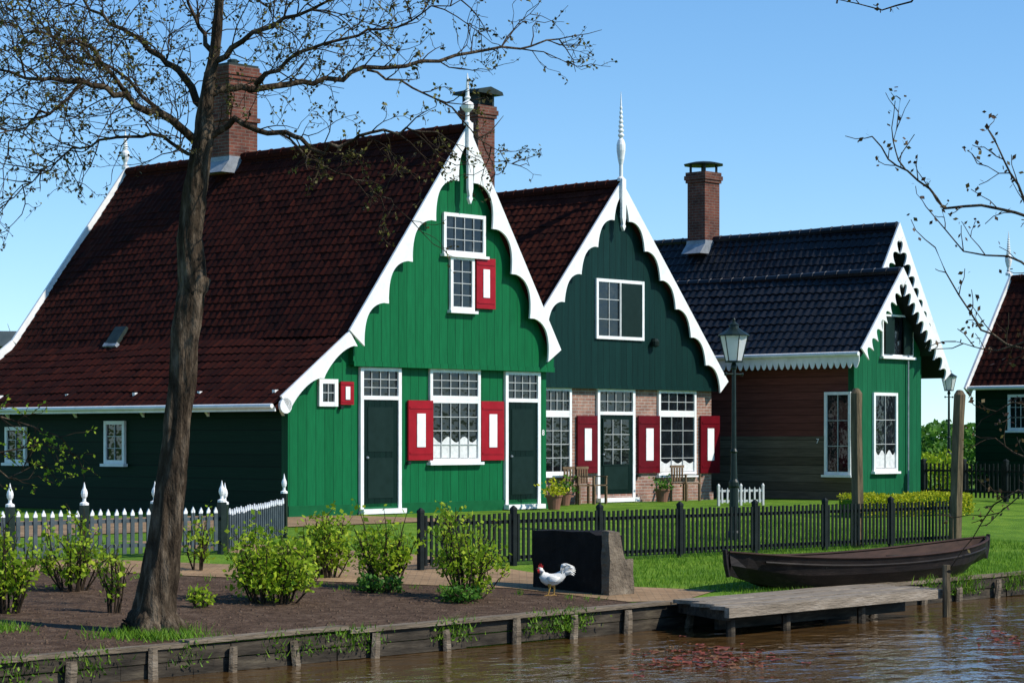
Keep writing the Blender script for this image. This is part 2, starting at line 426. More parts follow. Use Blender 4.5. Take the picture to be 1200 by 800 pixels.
def shutter(H, mp, r, y, m=None):
    x0, x1, z0, z1 = r; m = m or REDP
    b = MB(mp); b.box(x0, x1, y-.07, y-.025, z0, z1)
    o = b.build('shutter', m, H)
    w, h = x1-x0, z1-z0
    p = MB(mp); p.box(x0+w*.33, x1-w*.33, y-.085, y-.071, z0+h*.22, z1-h*.22); p.build('panel', WHITE, o)
    for q in (.1, .86):
        mo = MB(mp); mo.box(x0+w*.05, x1-w*.05, y-.082, y-.0705, z0+h*q, z0+h*(q+.035))
        mo.build('batten', m, o)
    hg = MB(mp); hg.box(x0-.02, x0+.05, y-.09, y-.004, z0-.09, z0-.02); hg.build('catch', IRON, o)
    return o
def door(H, mp, r, zt, y, nx=3, ny=2, fw=.085):
    x0, x1, z0, z1 = r
    d = MB(mp); d.box(x0+fw, x1-fw, y-.04, y-.004, z0+.04, zt-.05); o = d.build('door', DOORM, H)
    w = x1-x0-2*fw
    for a, b2 in ((.08,.46), (.52,.94)):
        hh = zt-z0-.1; pn = MB(mp)
        pn.box(x0+fw+w*.14, x1-fw-w*.14, y-.05, y-.041, z0+.04+hh*a, z0+.04+hh*b2)
        pn.build('door_panel', DARKGAP, o)
    f = MB(mp); out = .07
    f.box(x0, x0+fw, y-out, y-.002, z0, z1); f.box(x1-fw, x1, y-out, y-.002, z0, z1)
    f.box(x0+fw, x1-fw, y-out+.004, y-.002, z1-fw*.8, z1); f.box(x0+fw, x1-fw, y-out+.004, y-.002, zt-.04, zt+.04)
    f.box(x0-.03, x1+.03, y-out-.12, y-.002, z0-.1, z0-.002)
    f.build('frame', WHITE, o)
    g = MB(mp); g.box(x0+fw, x1-fw, y-.02, y-.004, zt+.04, z1-fw*.8); g.build('transom_glass', GLASS, o)
    m = MB(mp)
    for k in range(1, nx):
        c = x0+fw+w*k/nx; m.box(c-.007, c+.007, y-.045, y-.021, zt+.04, z1-fw*.8)
    for k in range(1, ny):
        c = zt+.04+(z1-fw*.8-zt-.04)*k/ny; m.box(x0+fw, x1-fw, y-.042, y-.022, c-.007, c+.007)
    m.build('glazing_grid', BARW, o)
    h = MB(mp); h.lathe([(.012,0),(.03,.01),(.03,.035),(.012,.045)], (x0+fw+w*.1, y-.075, z0+1.0), 8)
    h.build('handle', LEAD, o)
    return o
def ridge(mb, a, b, r=.11, n=28):
    a, b = Vector(a), Vector(b); pts, rad = [], []
    for k in range(n):
        for q, rr in ((0.0, r*1.12), (.12, r*1.12), (.14, r), (.98, r*.97)):
            f = (k+q)/n
            pts.append(a+(b-a)*f+Vector((0,0,.03*noise.noise(Vector((f*3.1, 1.3, 0)))))); rad.append(rr)
    mb.tube(pts, rad, 8)
def chimney(H, cx, cy, w, d, z0, z1, style):
    b = MB(); b.box(cx-w/2, cx+w/2, cy-d/2, cy+d/2, z0, z1)
    for k, (o, h0, h1) in enumerate(((.04, .30, .22), (.07, .22, .10), (.04, .10, .0))):
        b.box(cx-w/2-o, cx+w/2+o, cy-d/2-o, cy+d/2+o, z1-h0+.001*k, z1-h1-.001)
    if style == 'plain': b.box(cx-w/2-.05, cx+w/2+.05, cy-d/2-.05, cy+d/2+.05, z1-1.25, z1-1.15)
    o = b.build('chimney', CHBRICK, H)
    f = MB(); f.prism([(cx-w/2-.26, z0+.02), (cx+w/2+.26, z0+.02), (cx+w/2+.02, z0+.30), (cx+w/2+.012, z0+.40), (cx-w/2-.012, z0+.40), (cx-w/2-.02, z0+.30)], cy-d/2-.025, cy+d/2+.025)
    f.build('flashing', LEAD, o)
    c = MB()
    if style == 'plain':
        c.box(cx-w/2-.02, cx+w/2+.02, cy-d/2-.02, cy+d/2+.02, z1, z1+.05)
        c.lathe([(.12,0),(.13,.12),(.10,.15)], (cx, cy, z1+.05), 10)
    elif style == 'hood':
        for a in (-1, 1): c.box(cx+a*w*.42-.03, cx+a*w*.42+.03, cy-d/2, cy+d/2, z1, z1+.28)
        c.prism([(cx-w/2-.16, z1+.28), (cx+w/2+.16, z1+.28), (cx+w/2+.12, z1+.36), (cx, z1+.46), (cx-w/2-.12, z1+.36)], cy-d/2-.16, cy+d/2+.16)
    else:
        for a in (-1, 1):
            for e in (-1, 1): c.box(cx+a*w*.4-.025, cx+a*w*.4+.025, cy+e*d*.4-.025, cy+e*d*.4+.025, z1, z1+.2)
        c.lathe([(w*.85,0),(w*.87,.03),(w*.5,.09),(.02,.13)], (cx, cy, z1+.2), 10)
    c.build('cap', DARKCAP, o)
    return o
def finial(H, x, y, z0, z1, zb, style):
    b = MB(); w = .068
    b.prism([(x-w, z0+.1), (x-w, zb+.25), (x-w*.5, zb+.1), (x-w*.9, zb+.05), (x, zb-.06), (x+w*.9, zb+.05), (x+w*.5, zb+.1), (x+w, zb+.25), (x+w, z0+.1)], y-.07, y)
    h = z1-z0
    if style == 'ball':
        prof = [(.08,.05),(.08,.12),(.045,.16),(.04,.28*h),(.08,.31*h),(.12,.345*h),(.135,.40*h),(.115,.45*h),(.06,.485*h),(.04,.51*h),(.07,.545*h),(.042,.58*h),(.034,.72*h),(.024,.88*h),(.006,h)]
    else:
        prof = [(.09,.05),(.09,.12),(.045,.16),(.045,.20*h),(.075,.26*h),(.105,.36*h),(.105,.42*h),(.075,.47*h),(.04,.49*h)]
        for k in range(7):
            q = .50+.05*k; r = .074-.007*k
            prof += [(r*.6, q*h), (r, (q+.018)*h), (r, (q+.030)*h), (r*.6, (q+.045)*h)]
        prof += [(.020,.87*h),(.005,h)]
    b.lathe(prof, (x, y+.03, z0), 14)
    return b.build('finial', WHITE, H)
def lerp2(A, B, x): return A[1]+(B[1]-A[1])*(x-A[0])/(B[0]-A[0])

# ------------------------------------------------------------------ setting
g = MB()
cols = [-1500, -400, -100] + list(range(-40, 61, 10)) + [120, 400, 1500]
rows = [(-900,.0), (-14.7,.0), (-14.6,-1.8), (-.03,-1.8), (0.0,-.5), (6,-.25), (12,0), (60,0), (300,0), (2500,0)]
ids = [[g.add((s, v, z)) for s in cols] for v, z in rows]
for a, b in zip(ids, ids[1:]):
    for i in range(len(cols)-1): g.f.append((a[i], a[i+1], b[i+1], b[i]))
o = g.build('ground', LAWN, recalc=False); o.location = (B0[0], B0[1], 0); o.rotation_euler = (0,0,TH); struct(o)
w = MB(); w.quad((-900,-14.65,WZ), (900,-14.65,WZ), (900,-.02,WZ), (-900,-.02,WZ))
o = w.build('water', WATER, recalc=False); o.location = (B0[0], B0[1], 0); o.rotation_euler = (0,0,TH); struct(o)
def sheet(name, pts, m, dz):
    b = MB(); b.f.append(tuple(b.add((p[0], p[1], p[2]+dz)) for p in pts))
    o = b.build(name, m, recalc=False)
    if o.data.polygons[0].normal.z < 0: o.data.flip_normals()
    return struct(o)
bed_top = [hit(-60,668), hit(150,672), hit(300,679), hit(600,690), hit(738,706)]
bl = bw(sof(*hit(-90,780)[:2])-1, .06, -.4975); br_ = bw(-.15, .06, -.4975)
soil_pts = [bl, br_] + bed_top[::-1]
sheet('soil_bed', soil_pts, SOIL, .006)
sheet('path', [hit(-60,667.5), hit(150,671.5), hit(300,678.5), hit(600,689.5), hit(737,705.5), hit(800,704), hit(840,692), hit(745,688), hit(630,672), hit(490,650), hit(260,636), hit(-60,630)], PATH, .010)
b = MB(); b.quad((-14,11.9,.012), (9.2,11.9,.012), (9.2,17.55,.012), (-14,17.55,.012))
o = b.build('terrace_paving', PATH, recalc=False); o.location = (B0[0], B0[1], 0); o.rotation_euler = (0,0,TH); struct(o)

# ------------------------------------------------------------------ house 1, bright green
O1 = (-4.318, 44.5)
H1 = thing('gabled_house', 'bright green gabled house with a long red tiled roof behind the tall tree', 'house', (O1[0], O1[1], 0), TH)
yb = -.30
A = sz(O1, 547, 150, yb); K = sz(O1, 410, 388, yb); E = sz(O1, 329, 464, yb); Rr = sz(O1, 656, 410, yb)
W1 = sz(O1, 640, 500)[0]; D1 = 11.04
zj = sz(O1, 530, 431, 0)[1]
def roofz1(x): return (lerp2(E, K, x) if x < K[0] else (lerp2(K, A1, x) if x < A1[0] else lerp2(A1, Rr1, x)))
A1, Rr1 = A, Rr
roofz = roofz1
fw = MB(); fw.prism([(0,0), (W1,0), (W1, roofz(W1)-.25), (K[0]+.5, roofz(K[0])-.1), (K[0]-.05, roofz(K[0]-.05)-.16), (0, roofz(0)-.16)], 0, .2)
fw.build('front_wall', GREEN, H1)
gp = MB(); xl = sz(O1, 414, 420, -.14)[0]; xr = sz(O1, 649, 420, -.14)[0]
gp.prism([(xl, zj), (xr, zj), (xr, roofz(xr)-.12), (A[0], A[1]-.18), (xl+.1, roofz(xl+.1)-.15), (xl, roofz(xl)-.2)], -.14, -.002)
o = gp.build('gable_wall', GREEN, H1)
tr = MB(); tr.box(xl, xr, -.165, -.142, zj-.03, zj+.07); tr.build('bottom_trim', GREEN, o)
pl = MB(); pl.box(-.02, W1+.02, -.04, -.002, -.1, .22); pl.build('plinth', m_noise('plinth_green', [(.3,(.004,.080,.026)), (.7,(.007,.108,.036))], 5, .5, spec=.12), H1)
cb = MB(); cb.box(-.035, .10, -.03, -.003, .22, roofz(.05)-.2); cb.build('corner_board', GREEN, H1)
sw = MB(); sw.box(0, .2, .2, D1, 0, roofz(0)-.16); sw.build('side_wall', SIDEG, H1)
rw = MB(); rw.box(W1-.2, W1, .2, D1-.2, 0, roofz(W1)-.25); rw.build('far_side_wall', SIDEG, H1)
bk = MB(); bk.prism([(.2,0), (W1,0), (W1, roofz(W1)-.25), (A[0], A[1]-.25), (K[0], K[1]-.25), (.2, roofz(.2)-.25)], D1-.2, D1-.002); bk.build('back_wall', SIDEG, H1)
rf = MB(); dn = .075
P = lambda q, y, o=0: (q[0], y, q[1]-dn+o)
Ee = (E[0]-.12, lerp2(E, K, E[0]-.12))
tiles(rf, P(K, yb+.04), P(K, D1), P(A, D1), P(A, yb+.04), 58, 26)
tiles(rf, P(Ee, yb+.04), P(Ee, D1), P(K, D1), P(K, yb+.04), 58, 9)
tiles(rf, P(Rr, D1), P(Rr, yb+.04), P(A, yb+.04), P(A, D1), 58, 24)
roof = rf.build('roof', TILE_R, H1)
rg = MB(); ridge(rg, (A[0], yb+.04, A[1]-.02), (A[0], D1, A[1]-.02)); rg.build('ridge_cap', TILE_R, roof)
rl = MB()
best = None
for k in range(600):
    x = A[0]*k/600
    u, z = su(O1, 137, 394, x); e_ = abs(z-roofz(x))
    if best is None or e_ < best[0]: best = (e_, x, u, z)
_, lx, lu, lz = best
sl = (A[1]-K[1])/(A[0]-K[0]); ln = math.hypot(1, sl)
tv = Vector((1/ln, 0, sl/ln)); nv_ = Vector((-sl/ln, 0, 1/ln)); c0 = Vector((lx, lu, lz))
def slab(mb, c, hu, hv, h0, h1):
    i = []
    for h in (h0, h1):
        for a, b in ((-1,-1),(1,-1),(1,1),(-1,1)): i.append(mb.add(c+tv*(hv*a)+Vector((0,1,0))*(hu*b)+nv_*h))
    mb.f += [tuple(i[0:4]), tuple(i[4:8])] + [(i[k], i[(k+1) % 4], i[4+(k+1) % 4], i[4+k]) for k in range(4)]
slab(rl, c0, .20, .24, -.05, .05); rlo = rl.build('roof_light', DARKCAP, roof)
rl = MB(); slab(rl, c0-tv*.26, .23, .05, -.04, .05); rl.build('roof_light_apron', LEAD, roof)
bb = MB(); barge(bb, (A[0], A[1]+.05), (K[0]-.04, K[1]+.02), .20, .50, 5, yb-.045, yb, A[0], 1, .9); bb.build('barge_board', WHITE, H1)
bb = MB(); barge(bb, (A[0], A[1]+.05), (Rr[0], Rr[1]), .20, .50, 5, yb-.045, yb, A[0], -1, .9); bb.build('barge_board', WHITE, H1)
b2 = MB(); barge(b2, (K[0]-.02, K[1]+.0), (E[0], E[1]), .22, .36, 2, yb-.02, yb+.03)
b2.tube([(E[0]+.12, yb-.02, E[1]-.18), (E[0]+.12, yb+.04, E[1]-.18)], .15, 14)
b2.build('barge_board', WHITE, H1)
for (p, q, sd) in (((A[0], A[1]+.15), (K[0], K[1]+.15), 1), ((K[0], K[1]+.15), (Ee[0]-.15, Ee[1]+.05), 0), ((A[0], A[1]+.15), (Rr[0], Rr[1]+.1), -1)):
    b3 = MB(); plain_barge(b3, p, q, .34, D1+.01, D1+.07, A[0] if sd else None, sd or 1); b3.build('barge_board', WHITE, H1)
finial(H1, A[0], yb-.05, A[1], sz(O1, 549, 86, yb)[1], sz(O1, 547, 236, yb)[1], 'ball')
finial(H1, A[0], D1+.08, A[1], A[1]+1.05, A[1]-.6, 'spire')
gt = MB(); gt.tube([(Ee[0]-.05, yb+.06, Ee[1]-.1), (Ee[0]-.05, D1, Ee[1]-.1)], .045, 8); gt.box(Ee[0]+.02, Ee[0]+.05, yb+.06, D1, Ee[1]-.20, Ee[1]-.1)
gt.build('gutter', WHITE, H1)
for px in (330, 242, 166, 87, 8):
    u = su(O1, px, 490, -.05)[0]; m_ = MB()
    z_ = roofz(0)-.2
    prof = [(-.005, z_), (-.26, z_), (-.25, z_-.1), (-.12, z_-.18), (-.07, z_-.42), (-.005, z_-.5)]
    m_.prism(prof, u-.04, u+.04); m_.build('bracket', WHITE, H1)
window(H1, None, rect(O1, 518, 251, 567, 299, -.14), -.14, 4, 3)
window(H1, None, rect(O1, 526, 300.5, 554, 364, -.14), -.14, 2, 4)
shutter(H1, None, rect(O1, 556, 303, 578, 362, -.14), -.14)
window(H1, None, rect(O1, 372, 444, 394, 476), 0, 2, 2, fw=.09, sill=False)
shutter(H1, None, rect(O1, 397, 447, 412, 474), 0)
x0, x1, z0, z1 = rect(O1, 420, 429, 468, 592)
door(H1, None, (x0, x1, .12, z1-.03), sz(O1, 444, 466)[1], 0, 4, 3)
x0, x1, z0, z1 = rect(O1, 590, 434, 631, 592)
door(H1, None, (x0, x1, .12, z1-.03), sz(O1, 610, 469)[1], 0, 4, 3)
x0, x1, z0, z1 = rect(O1, 502, 431, 561, 541)
zm = sz(O1, 530, 468)[1]
window(H1, None, (x0, x1, zm+.002, z1-.03), 0, 5, 3, sill=False)
cw = window(H1, None, (x0, x1, z0, zm), 0, 5, 4, curt=.30)
shutter(H1, None, rect(O1, 476, 469, 505, 539), 0)
shutter(H1, None, rect(O1, 561.5, 470, 588, 539), 0)
r_ = rects(O1, 124, 493, 148, 543); window(H1, SIDE, r_, 0, 2, 3)
r_ = rects(O1, 8, 500, 32, 542); window(H1, SIDE, r_, 0, 2, 3)
uc = 7.16
chimney(H1, A[0], uc, .84, .74, A[1]-.42, HC+(HY-82)/F*53.0, 'plain')
def textmesh(body, size, name, parent, mp, m):
    c = bpy.data.curves.new(name, 'FONT'); c.body = body; c.size = size; c.extrude = .004; c.align_x = 'CENTER'; c.align_y = 'CENTER'
    t = bpy.data.objects.new(name+'_src', c); COL.objects.link(t)
    bpy.context.view_layer.update()
    me = bpy.data.meshes.new_from_object(t.evaluated_get(bpy.context.evaluated_depsgraph_get()))
    COL.objects.unlink(t); bpy.data.objects.remove(t)
    for v in me.vertices: v.co = Vector(mp(v.co))
    me.materials.clear(); me.materials.append(m)
    o = bpy.data.objects.new(name, me); COL.objects.link(o); o.parent = parent; return o
sx, sz_ = sz(O1, 636, 507)
textmesh('8', .17, 'house_number', H1, lambda c: (sx+c[0], -.012+c[2], sz_+c[1]), WHITE)

# ------------------------------------------------------------------ house 2, dark green and brick
O2 = (O1[0]+8.35*dx+2*ex, O1[1]+8.35*dy+2*ey)
H2 = thing('gabled_house', 'very dark green gabled house with a brick ground floor and maroon shutters', 'house', (O2[0], O2[1], 0), TH)
A = sz(O2, 727, 215, yb); Rr = sz(O2, 852, 447, yb); Lf = (2*A[0]-Rr[0], Rr[1])
W2 = Rr[0]-.25; X2 = Lf[0]+.25; D2 = 9.0
roofz = lambda x: lerp2(Lf, A, x) if x < A[0] else lerp2(A, Rr, x)
zj = sz(O2, 740, 455)[1]
fw = MB(); fw.box(X2, W2, 0, .22, 0, zj+.05); fw.build('front_wall', BRICK, H2)
gp = MB(); gp.prism([(X2-.05, zj), (W2+.05, zj), (W2+.05, roofz(W2+.05)-.1), (A[0], A[1]-.18), (X2-.05, roofz(X2-.05)-.1)], -.13, -.002)
o = gp.build('gable_wall', TEAL, H2)
tr = MB(); tr.box(X2-.05, W2+.05, -.155, -.132, zj-.03, zj+.06); tr.build('bottom_trim', TEAL, o)
for x in (X2, W2-.2):
    sw = MB(); sw.box(x, x+.2, .22, D2, 0, roofz(x+.1)-.4); sw.build('side_wall', SIDEG, H2)
bk = MB(); bk.prism([(X2+.2,0), (W2-.2,0), (W2-.2, roofz(W2)-.1), (A[0], A[1]-.25), (X2+.2, roofz(X2)-.1)], D2-.2, D2-.002); bk.build('back_wall', SIDEG, H2)
rf = MB()
P = lambda q, y: (q[0], y, q[1]-dn)
tiles(rf, P(Lf, yb+.04), P(Lf, D2), P(A, D2), P(A, yb+.04), 46, 26)
tiles(rf, P(Rr, D2), P(Rr, yb+.04), P(A, yb+.04), P(A, D2), 46, 26)
roof = rf.build('roof', TILE_R2, H2)
rg = MB(); ridge(rg, (A[0], yb+.04, A[1]-.02), (A[0], D2, A[1]-.02)); rg.build('ridge_cap', TILE_R2, roof)
bb = MB(); barge(bb, (A[0], A[1]+.06), Lf, .22, .43, 7, yb-.045, yb, A[0], 1, .9); bb.build('barge_board', WHITE, H2)
bb = MB(); barge(bb, (A[0], A[1]+.06), Rr, .22, .43, 7, yb-.045, yb, A[0], -1, .9); bb.build('barge_board', WHITE, H2)
finial(H2, A[0], yb-.05, A[1], sz(O2, 728, 108, yb)[1], sz(O2, 727, 268, yb)[1], 'spire')
gw = window(H2, None, rect(O2, 697, 328, 753, 398, -.13), -.13, 1, 1, sill=False)
x0, x1, z0, z1 = rect(O2, 697, 328, 753, 398, -.13); xm = (x0+x1)/2
gb = MB(); gb.box(xm+.03, x1-.08, -.18, -.151, z0+.08, z1-.08)
gb.build('closed_shutter', DARKGAP, gw)
gb = MB(); gb.box(xm-.03, xm+.03, -.185, -.152, z0+.076, z1-.076)
for q in (.33, .66): gb.box(x0+.076, xm-.031, -.172, -.152, z0+(z1-z0)*q-.009, z0+(z1-z0)*q+.009)
gb.box((x0+.076+xm)/2-.009, (x0+.076+xm)/2+.009, -.170, -.1515, z0+.077, z1-.077)
gb.build('glazing_grid', BARW, gw)
lm = MB(); sx2, s_z = sz(O2, 764, 402, -.13); lm.lathe([(.02,0),(.09,.03),(.10,.14),(.05,.2)], (sx2, -.24, s_z-.1), 10); lm.box(sx2-.02, sx2+.02, -.24, -.132, s_z+.08, s_z+.11)
lm.build('wall_lamp', IRON, H2)
def win2(x0_, x1_, c):
    x0, x1, z0, z1 = rect(O2, x0_, 457, x1_, 556)
    zm = z0+(z1-z0)*.72
    window(H2, None, (x0, x1, zm+.002, zj-.02), 0, 4, 2, sill=False)
    return window(H2, None, (x0, x1, z0, zm), 0, 3, 4, curt=c)
win2(634, 668, 0); win2(770, 814, .16)
x0, x1, z0, z1 = rect(O2, 698, 457, 742, 588)
door(H2, None, (x0, x1, .12, zj-.02), sz(O2, 718, 484)[1], 0, 4, 2)
x0, x1, z0, z1 = rect(O2, 703, 490, 736, 545)
dg = window(H2, None, (x0+.03, x1-.03, z0, z1), -.052, 3, 3, fw=.03, out=.02, name='door_window', sill=False, fm=DARKGAP)
for a, b_ in ((674.5, 698), (746, 771), (819, 841)): shutter(H2, None, rect(O2, a, 487, b_, 554), 0, REDD)
sb = MB(); sb.box(X2-.02, W2+.02, -.05, -.002, -.1, .2); sb.build('plinth', BRICK, H2)
chimney(H2, A[0]-.05, 4.3, .60, .56, A[1]-.5, HC+(HY-122)/F*57.0, 'hood')

# ------------------------------------------------------------------ house 3, red-brown side and black roofs
O3 = (8.36, 56.45)
H3 = thing('timber_house', 'house with red-brown plank side wall, black tiled roofs and lacy white bargeboards', 'house', (O3[0], O3[1], 0), TH)
yA = -.45
A = sz(O3, 1057, 317, yA); L_ = sz(O3, 1011, 405, yA); Rr = (2*A[0]-L_[0], L_[1])
WA = Rr[0]-.2; DA = 10.0
rz = lambda x: lerp2(L_, A, x) if x < A[0] else lerp2(A, Rr, x)
zs = su(O3, 960, 511)[1]
fw = MB(); fw.prism([(0,0), (WA,0), (WA, rz(WA)-.15), (A[0], A[1]-.2), (0, rz(0)-.15)], 0, .15); fw.build('front_wall', GREEN3, H3)
sw = MB(); sw.box(0, .15, .15, DA, zs, rz(0)-.15); sw.build('upper_side_wall', RED3, H3)
sw = MB(); sw.box(-.025, .15, .02, DA, 0, zs-.002); o = sw.build('lower_side_wall', GREY3, H3); o['label'] = 'unpainted grey-brown lower planks of the side wall'
cbm = MB(); cbm.box(-.03, .09, -.045, -.021, 0, rz(0)-.3); cbm.build('corner_board', GREEN3, H3)
sw = MB(); sw.box(WA-.15, WA, .15, DA, 0, rz(WA)-.15); sw.build('far_side_wall', GREEN3, H3)
P = lambda q, y: (q[0], y, q[1]-dn)
Lx = (L_[0]-.1, lerp2(L_, A, L_[0]-.1))
rf = MB(); tiles(rf, P(Lx, yA+.04), P(Lx, DA), P(A, DA), P(A, yA+.04), 46, 10, .04, .03)
tiles(rf, P(Rr, DA), P(Rr, yA+.04), P(A, yA+.04), P(A, DA), 46, 10, .04, .03)
rA = rf.build('roof', TILE_B, H3)
rg = MB(); ridge(rg, (A[0], yA+.04, A[1]-.02), (A[0], DA, A[1]-.02), .10); rg.build('ridge_cap', TILE_B, rA)
bb = MB(); barge(bb, (A[0], A[1]+.08), (Lx[0], Lx[1]+.05), .18, .42, 9, yA-.045, yA, A[0], 1, .9); bb.build('barge_board', WHITE, H3)
bb = MB(); barge(bb, (A[0], A[1]+.08), (Rr[0], Rr[1]), .18, .42, 9, yA-.045, yA, A[0], -1, .9)
bb.build('barge_board', WHITE, H3)
fc = MB(SIDE); n_ = 56; ys = [yA+.02+(DA-yA-.1)*k/(n_*8) for k in range(n_*8+1)]
zt_ = Lx[1]-.1
fc.strip([(y, zt_) for y in ys], [(y, zt_-.16-.17*abs(math.sin(math.pi*k/8))) for k, y in enumerate(ys)], Lx[0]-.03, Lx[0]-.005)
fc.build('scalloped_fascia', WHITE, H3)
gt = MB(); gt.tube([(Lx[0]-.08, yA, zt_+.02), (Lx[0]-.08, DA, zt_+.02)], .055, 8); gt.build('gutter', WHITE, H3)
window(H3, None, rect(O3, 1022, 460, 1050, 552), 0, 2, 3, sill=True, curt=.2)
gw = window(H3, None, rect(O3, 1032, 369, 1068, 418), 0, 1, 1, fw=.05)
x0, x1, z0, z1 = rect(O3, 1032, 369, 1068, 418)
for a, b_ in ((.06,.34), (.66,.94)):
    s_ = MB(); s_.box(x0+(x1-x0)*a, x0+(x1-x0)*b_, -.10, -.062, z0+.06, z1-.06); s_.build('dark_shutter', DARKGAP, gw)
u0, u1, z0, z1 = rects(O3, 968, 459, 999, 556); window(H3, SIDE, (u0, u1, z0, z1), -.026, 2, 3)
u7, z7 = su(O3, 959, 514)
textmesh('7', .17, 'house_number', H3, lambda c: (-.036+c[2], u7-c[0], z7+c[1]-.06), WHITE)
pp = MB(); sx3 = sz(O3, 1062, 500)[0]; pp.tube([(sx3, -.06, 0), (sx3, -.06, rz(sx3)-.3)], .022, 8); pp.build('drainpipe', LEAD, H3)
yB = 1.4
A2 = sz(O3, 1053, 264, yB); R2 = sz(O3, 1113, 437, yB); L2 = (2*A2[0]-R2[0], R2[1]); DB = 11.0
P2 = lambda q, y: (q[0], y, q[1]-dn)
rf = MB(); tiles(rf, P2(L2, yB+.04), P2(L2, DB), P2(A2, DB), P2(A2, yB+.04), 44, 17, .04, .03)
tiles(rf, P2(R2, DB), P2(R2, yB+.04), P2(A2, yB+.04), P2(A2, DB), 44, 17, .04, .03)
rB = rf.build('roof', TILE_B, H3)
rg = MB(); ridge(rg, (A2[0], yB+.04, A2[1]-.02), (A2[0], DB, A2[1]-.02), .10); rg.build('ridge_cap', TILE_B, rB)
bb = MB(); barge(bb, (A2[0], A2[1]+.08), L2, .18, .42, 13, yB-.045, yB, A2[0], 1, .9); bb.build('barge_board', WHITE, H3)
bb = MB(); barge(bb, (A2[0], A2[1]+.08), R2, .18, .42, 13, yB-.045, yB, A2[0], -1, .9); bb.build('barge_board', WHITE, H3)
gp = MB(); rzB = lambda x: lerp2(A2, R2, x)
xe = R2[0]-.75
gp.prism([(WA+.01,0), (xe,0), (xe, rzB(xe)-.2), (A2[0], A2[1]-.25), (L2[0]+.3, L2[1]+.2), (WA+.01, L2[1]+.2)], yB+.42, yB+.57); gp.build('rear_gable_wall', GREEN3, H3)
gp = MB(); gp.box(xe-.15, xe, yB+.57, DB, 0, rzB(xe)-.2); gp.build('far_side_wall', GREEN3, H3)
gp = MB(); gp.prism([(.15,0), (xe-.15,0), (xe-.15, rzB(xe)-.2), (A2[0], A2[1]-.3), (L2[0]+.3, L2[1]), (.15, L2[1])], DA-.3, DA-.15); gp.build('back_wall', GREEN3, H3)
a_ = (827-CX)/F
u3 = (a_*(O3[1]+dy*A2[0]) - (O3[0]+dx*A2[0]))/(ex - a_*ey)
Y3 = O3[1]+dy*A2[0]+ey*u3
chimney(H3, A2[0]-.1, u3, .66, .62, A2[1]-.45, HC+(HY-203)/F*Y3, 'plate')

# ------------------------------------------------------------------ house 4, right edge
O4 = (19.86, 59.87)
H4 = thing('gabled_house', 'dark green weatherboarded house with a red roof, cut off by the right edge', 'house', (O4[0], O4[1], 0), TH)
D4 = 9.0; zE = 3.0
Ap = (2.2, 6.15); El = (-.15, zE); Er = (4.55, zE)
fw = MB(); fw.box(0, .2, 0, D4, 0, zE+.05); fw.build('side_wall', DKG4, H4)
fw = MB(); fw.prism([(.2,0), (4.4,0), (4.4, zE+.05), (2.2, 5.9), (.2, zE+.05)], 0, .2); fw.build('front_wall', DKG4, H4)
fw = MB(); fw.prism([(.2,0), (4.4,0), (4.4, zE+.05), (2.2, 5.9), (.2, zE+.05)], D4-.2, D4); fw.build('back_wall', DKG4, H4)
rf = MB(); P = lambda q, y: (q[0], y, q[1])
tiles(rf, P(El, -.2), P(El, D4+.1), P(Ap, D4+.1), P(Ap, -.2), 44, 16); tiles(rf, P(Er, D4+.1), P(Er, -.2), P(Ap, -.2), P(Ap, D4+.1), 44, 16)
roof = rf.build('roof', TILE_R, H4)
rg = MB(); ridge(rg, (Ap[0], -.2, Ap[1]+.05), (Ap[0], D4+.1, Ap[1]+.05)); rg.build('ridge_cap', TILE_R, roof)
b3 = MB(); plain_barge(b3, (Ap[0], Ap[1]+.22), (El[0]-.2, El[1]-.05), .36, D4+.11, D4+.18, Ap[0], 1); b3.build('barge_board', WHITE, H4)
b3 = MB(); plain_barge(b3, (Ap[0], Ap[1]+.22), Er, .36, D4+.11, D4+.18, Ap[0], -1)
b3.build('barge_board', WHITE, H4)
finial(H4, Ap[0], D4+.2, Ap[1]+.1, Ap[1]+1.45, Ap[1]-.5, 'spire')
gt = MB(); gt.tube([(El[0]-.06, -.2, zE-.05), (El[0]-.06, D4+.1, zE-.05)], .06, 8); gt.build('gutter', WHITE, H4)
r_ = rects(O4, 1182, 462, 1206, 504); window(H4, SIDE, r_, 0, 3, 3)

# ------------------------------------------------------------------ far left flat-roofed building
t = thing('flat_roof_building', 'grey flat-roofed building showing above the roof edge at the far left', 'building', (-21.0, 84, 0), .15)
b = MB(); b.box(-8, 5.2, 0, 9, 0, 4.85); b.build('wall', GREYB, t)
b = MB(); b.box(-8.6, 5.9, -.7, 9.5, 4.852, 5.4); rfo = b.build('roof', m_noise('felt_roof', [(.3,(.08,.10,.12)), (.7,(.14,.16,.18))], 2, .7), t)
b = MB(); b.box(-6, 3.5, -.05, -.002, 3.2, 4.3); b.build('window', GLASS, t)

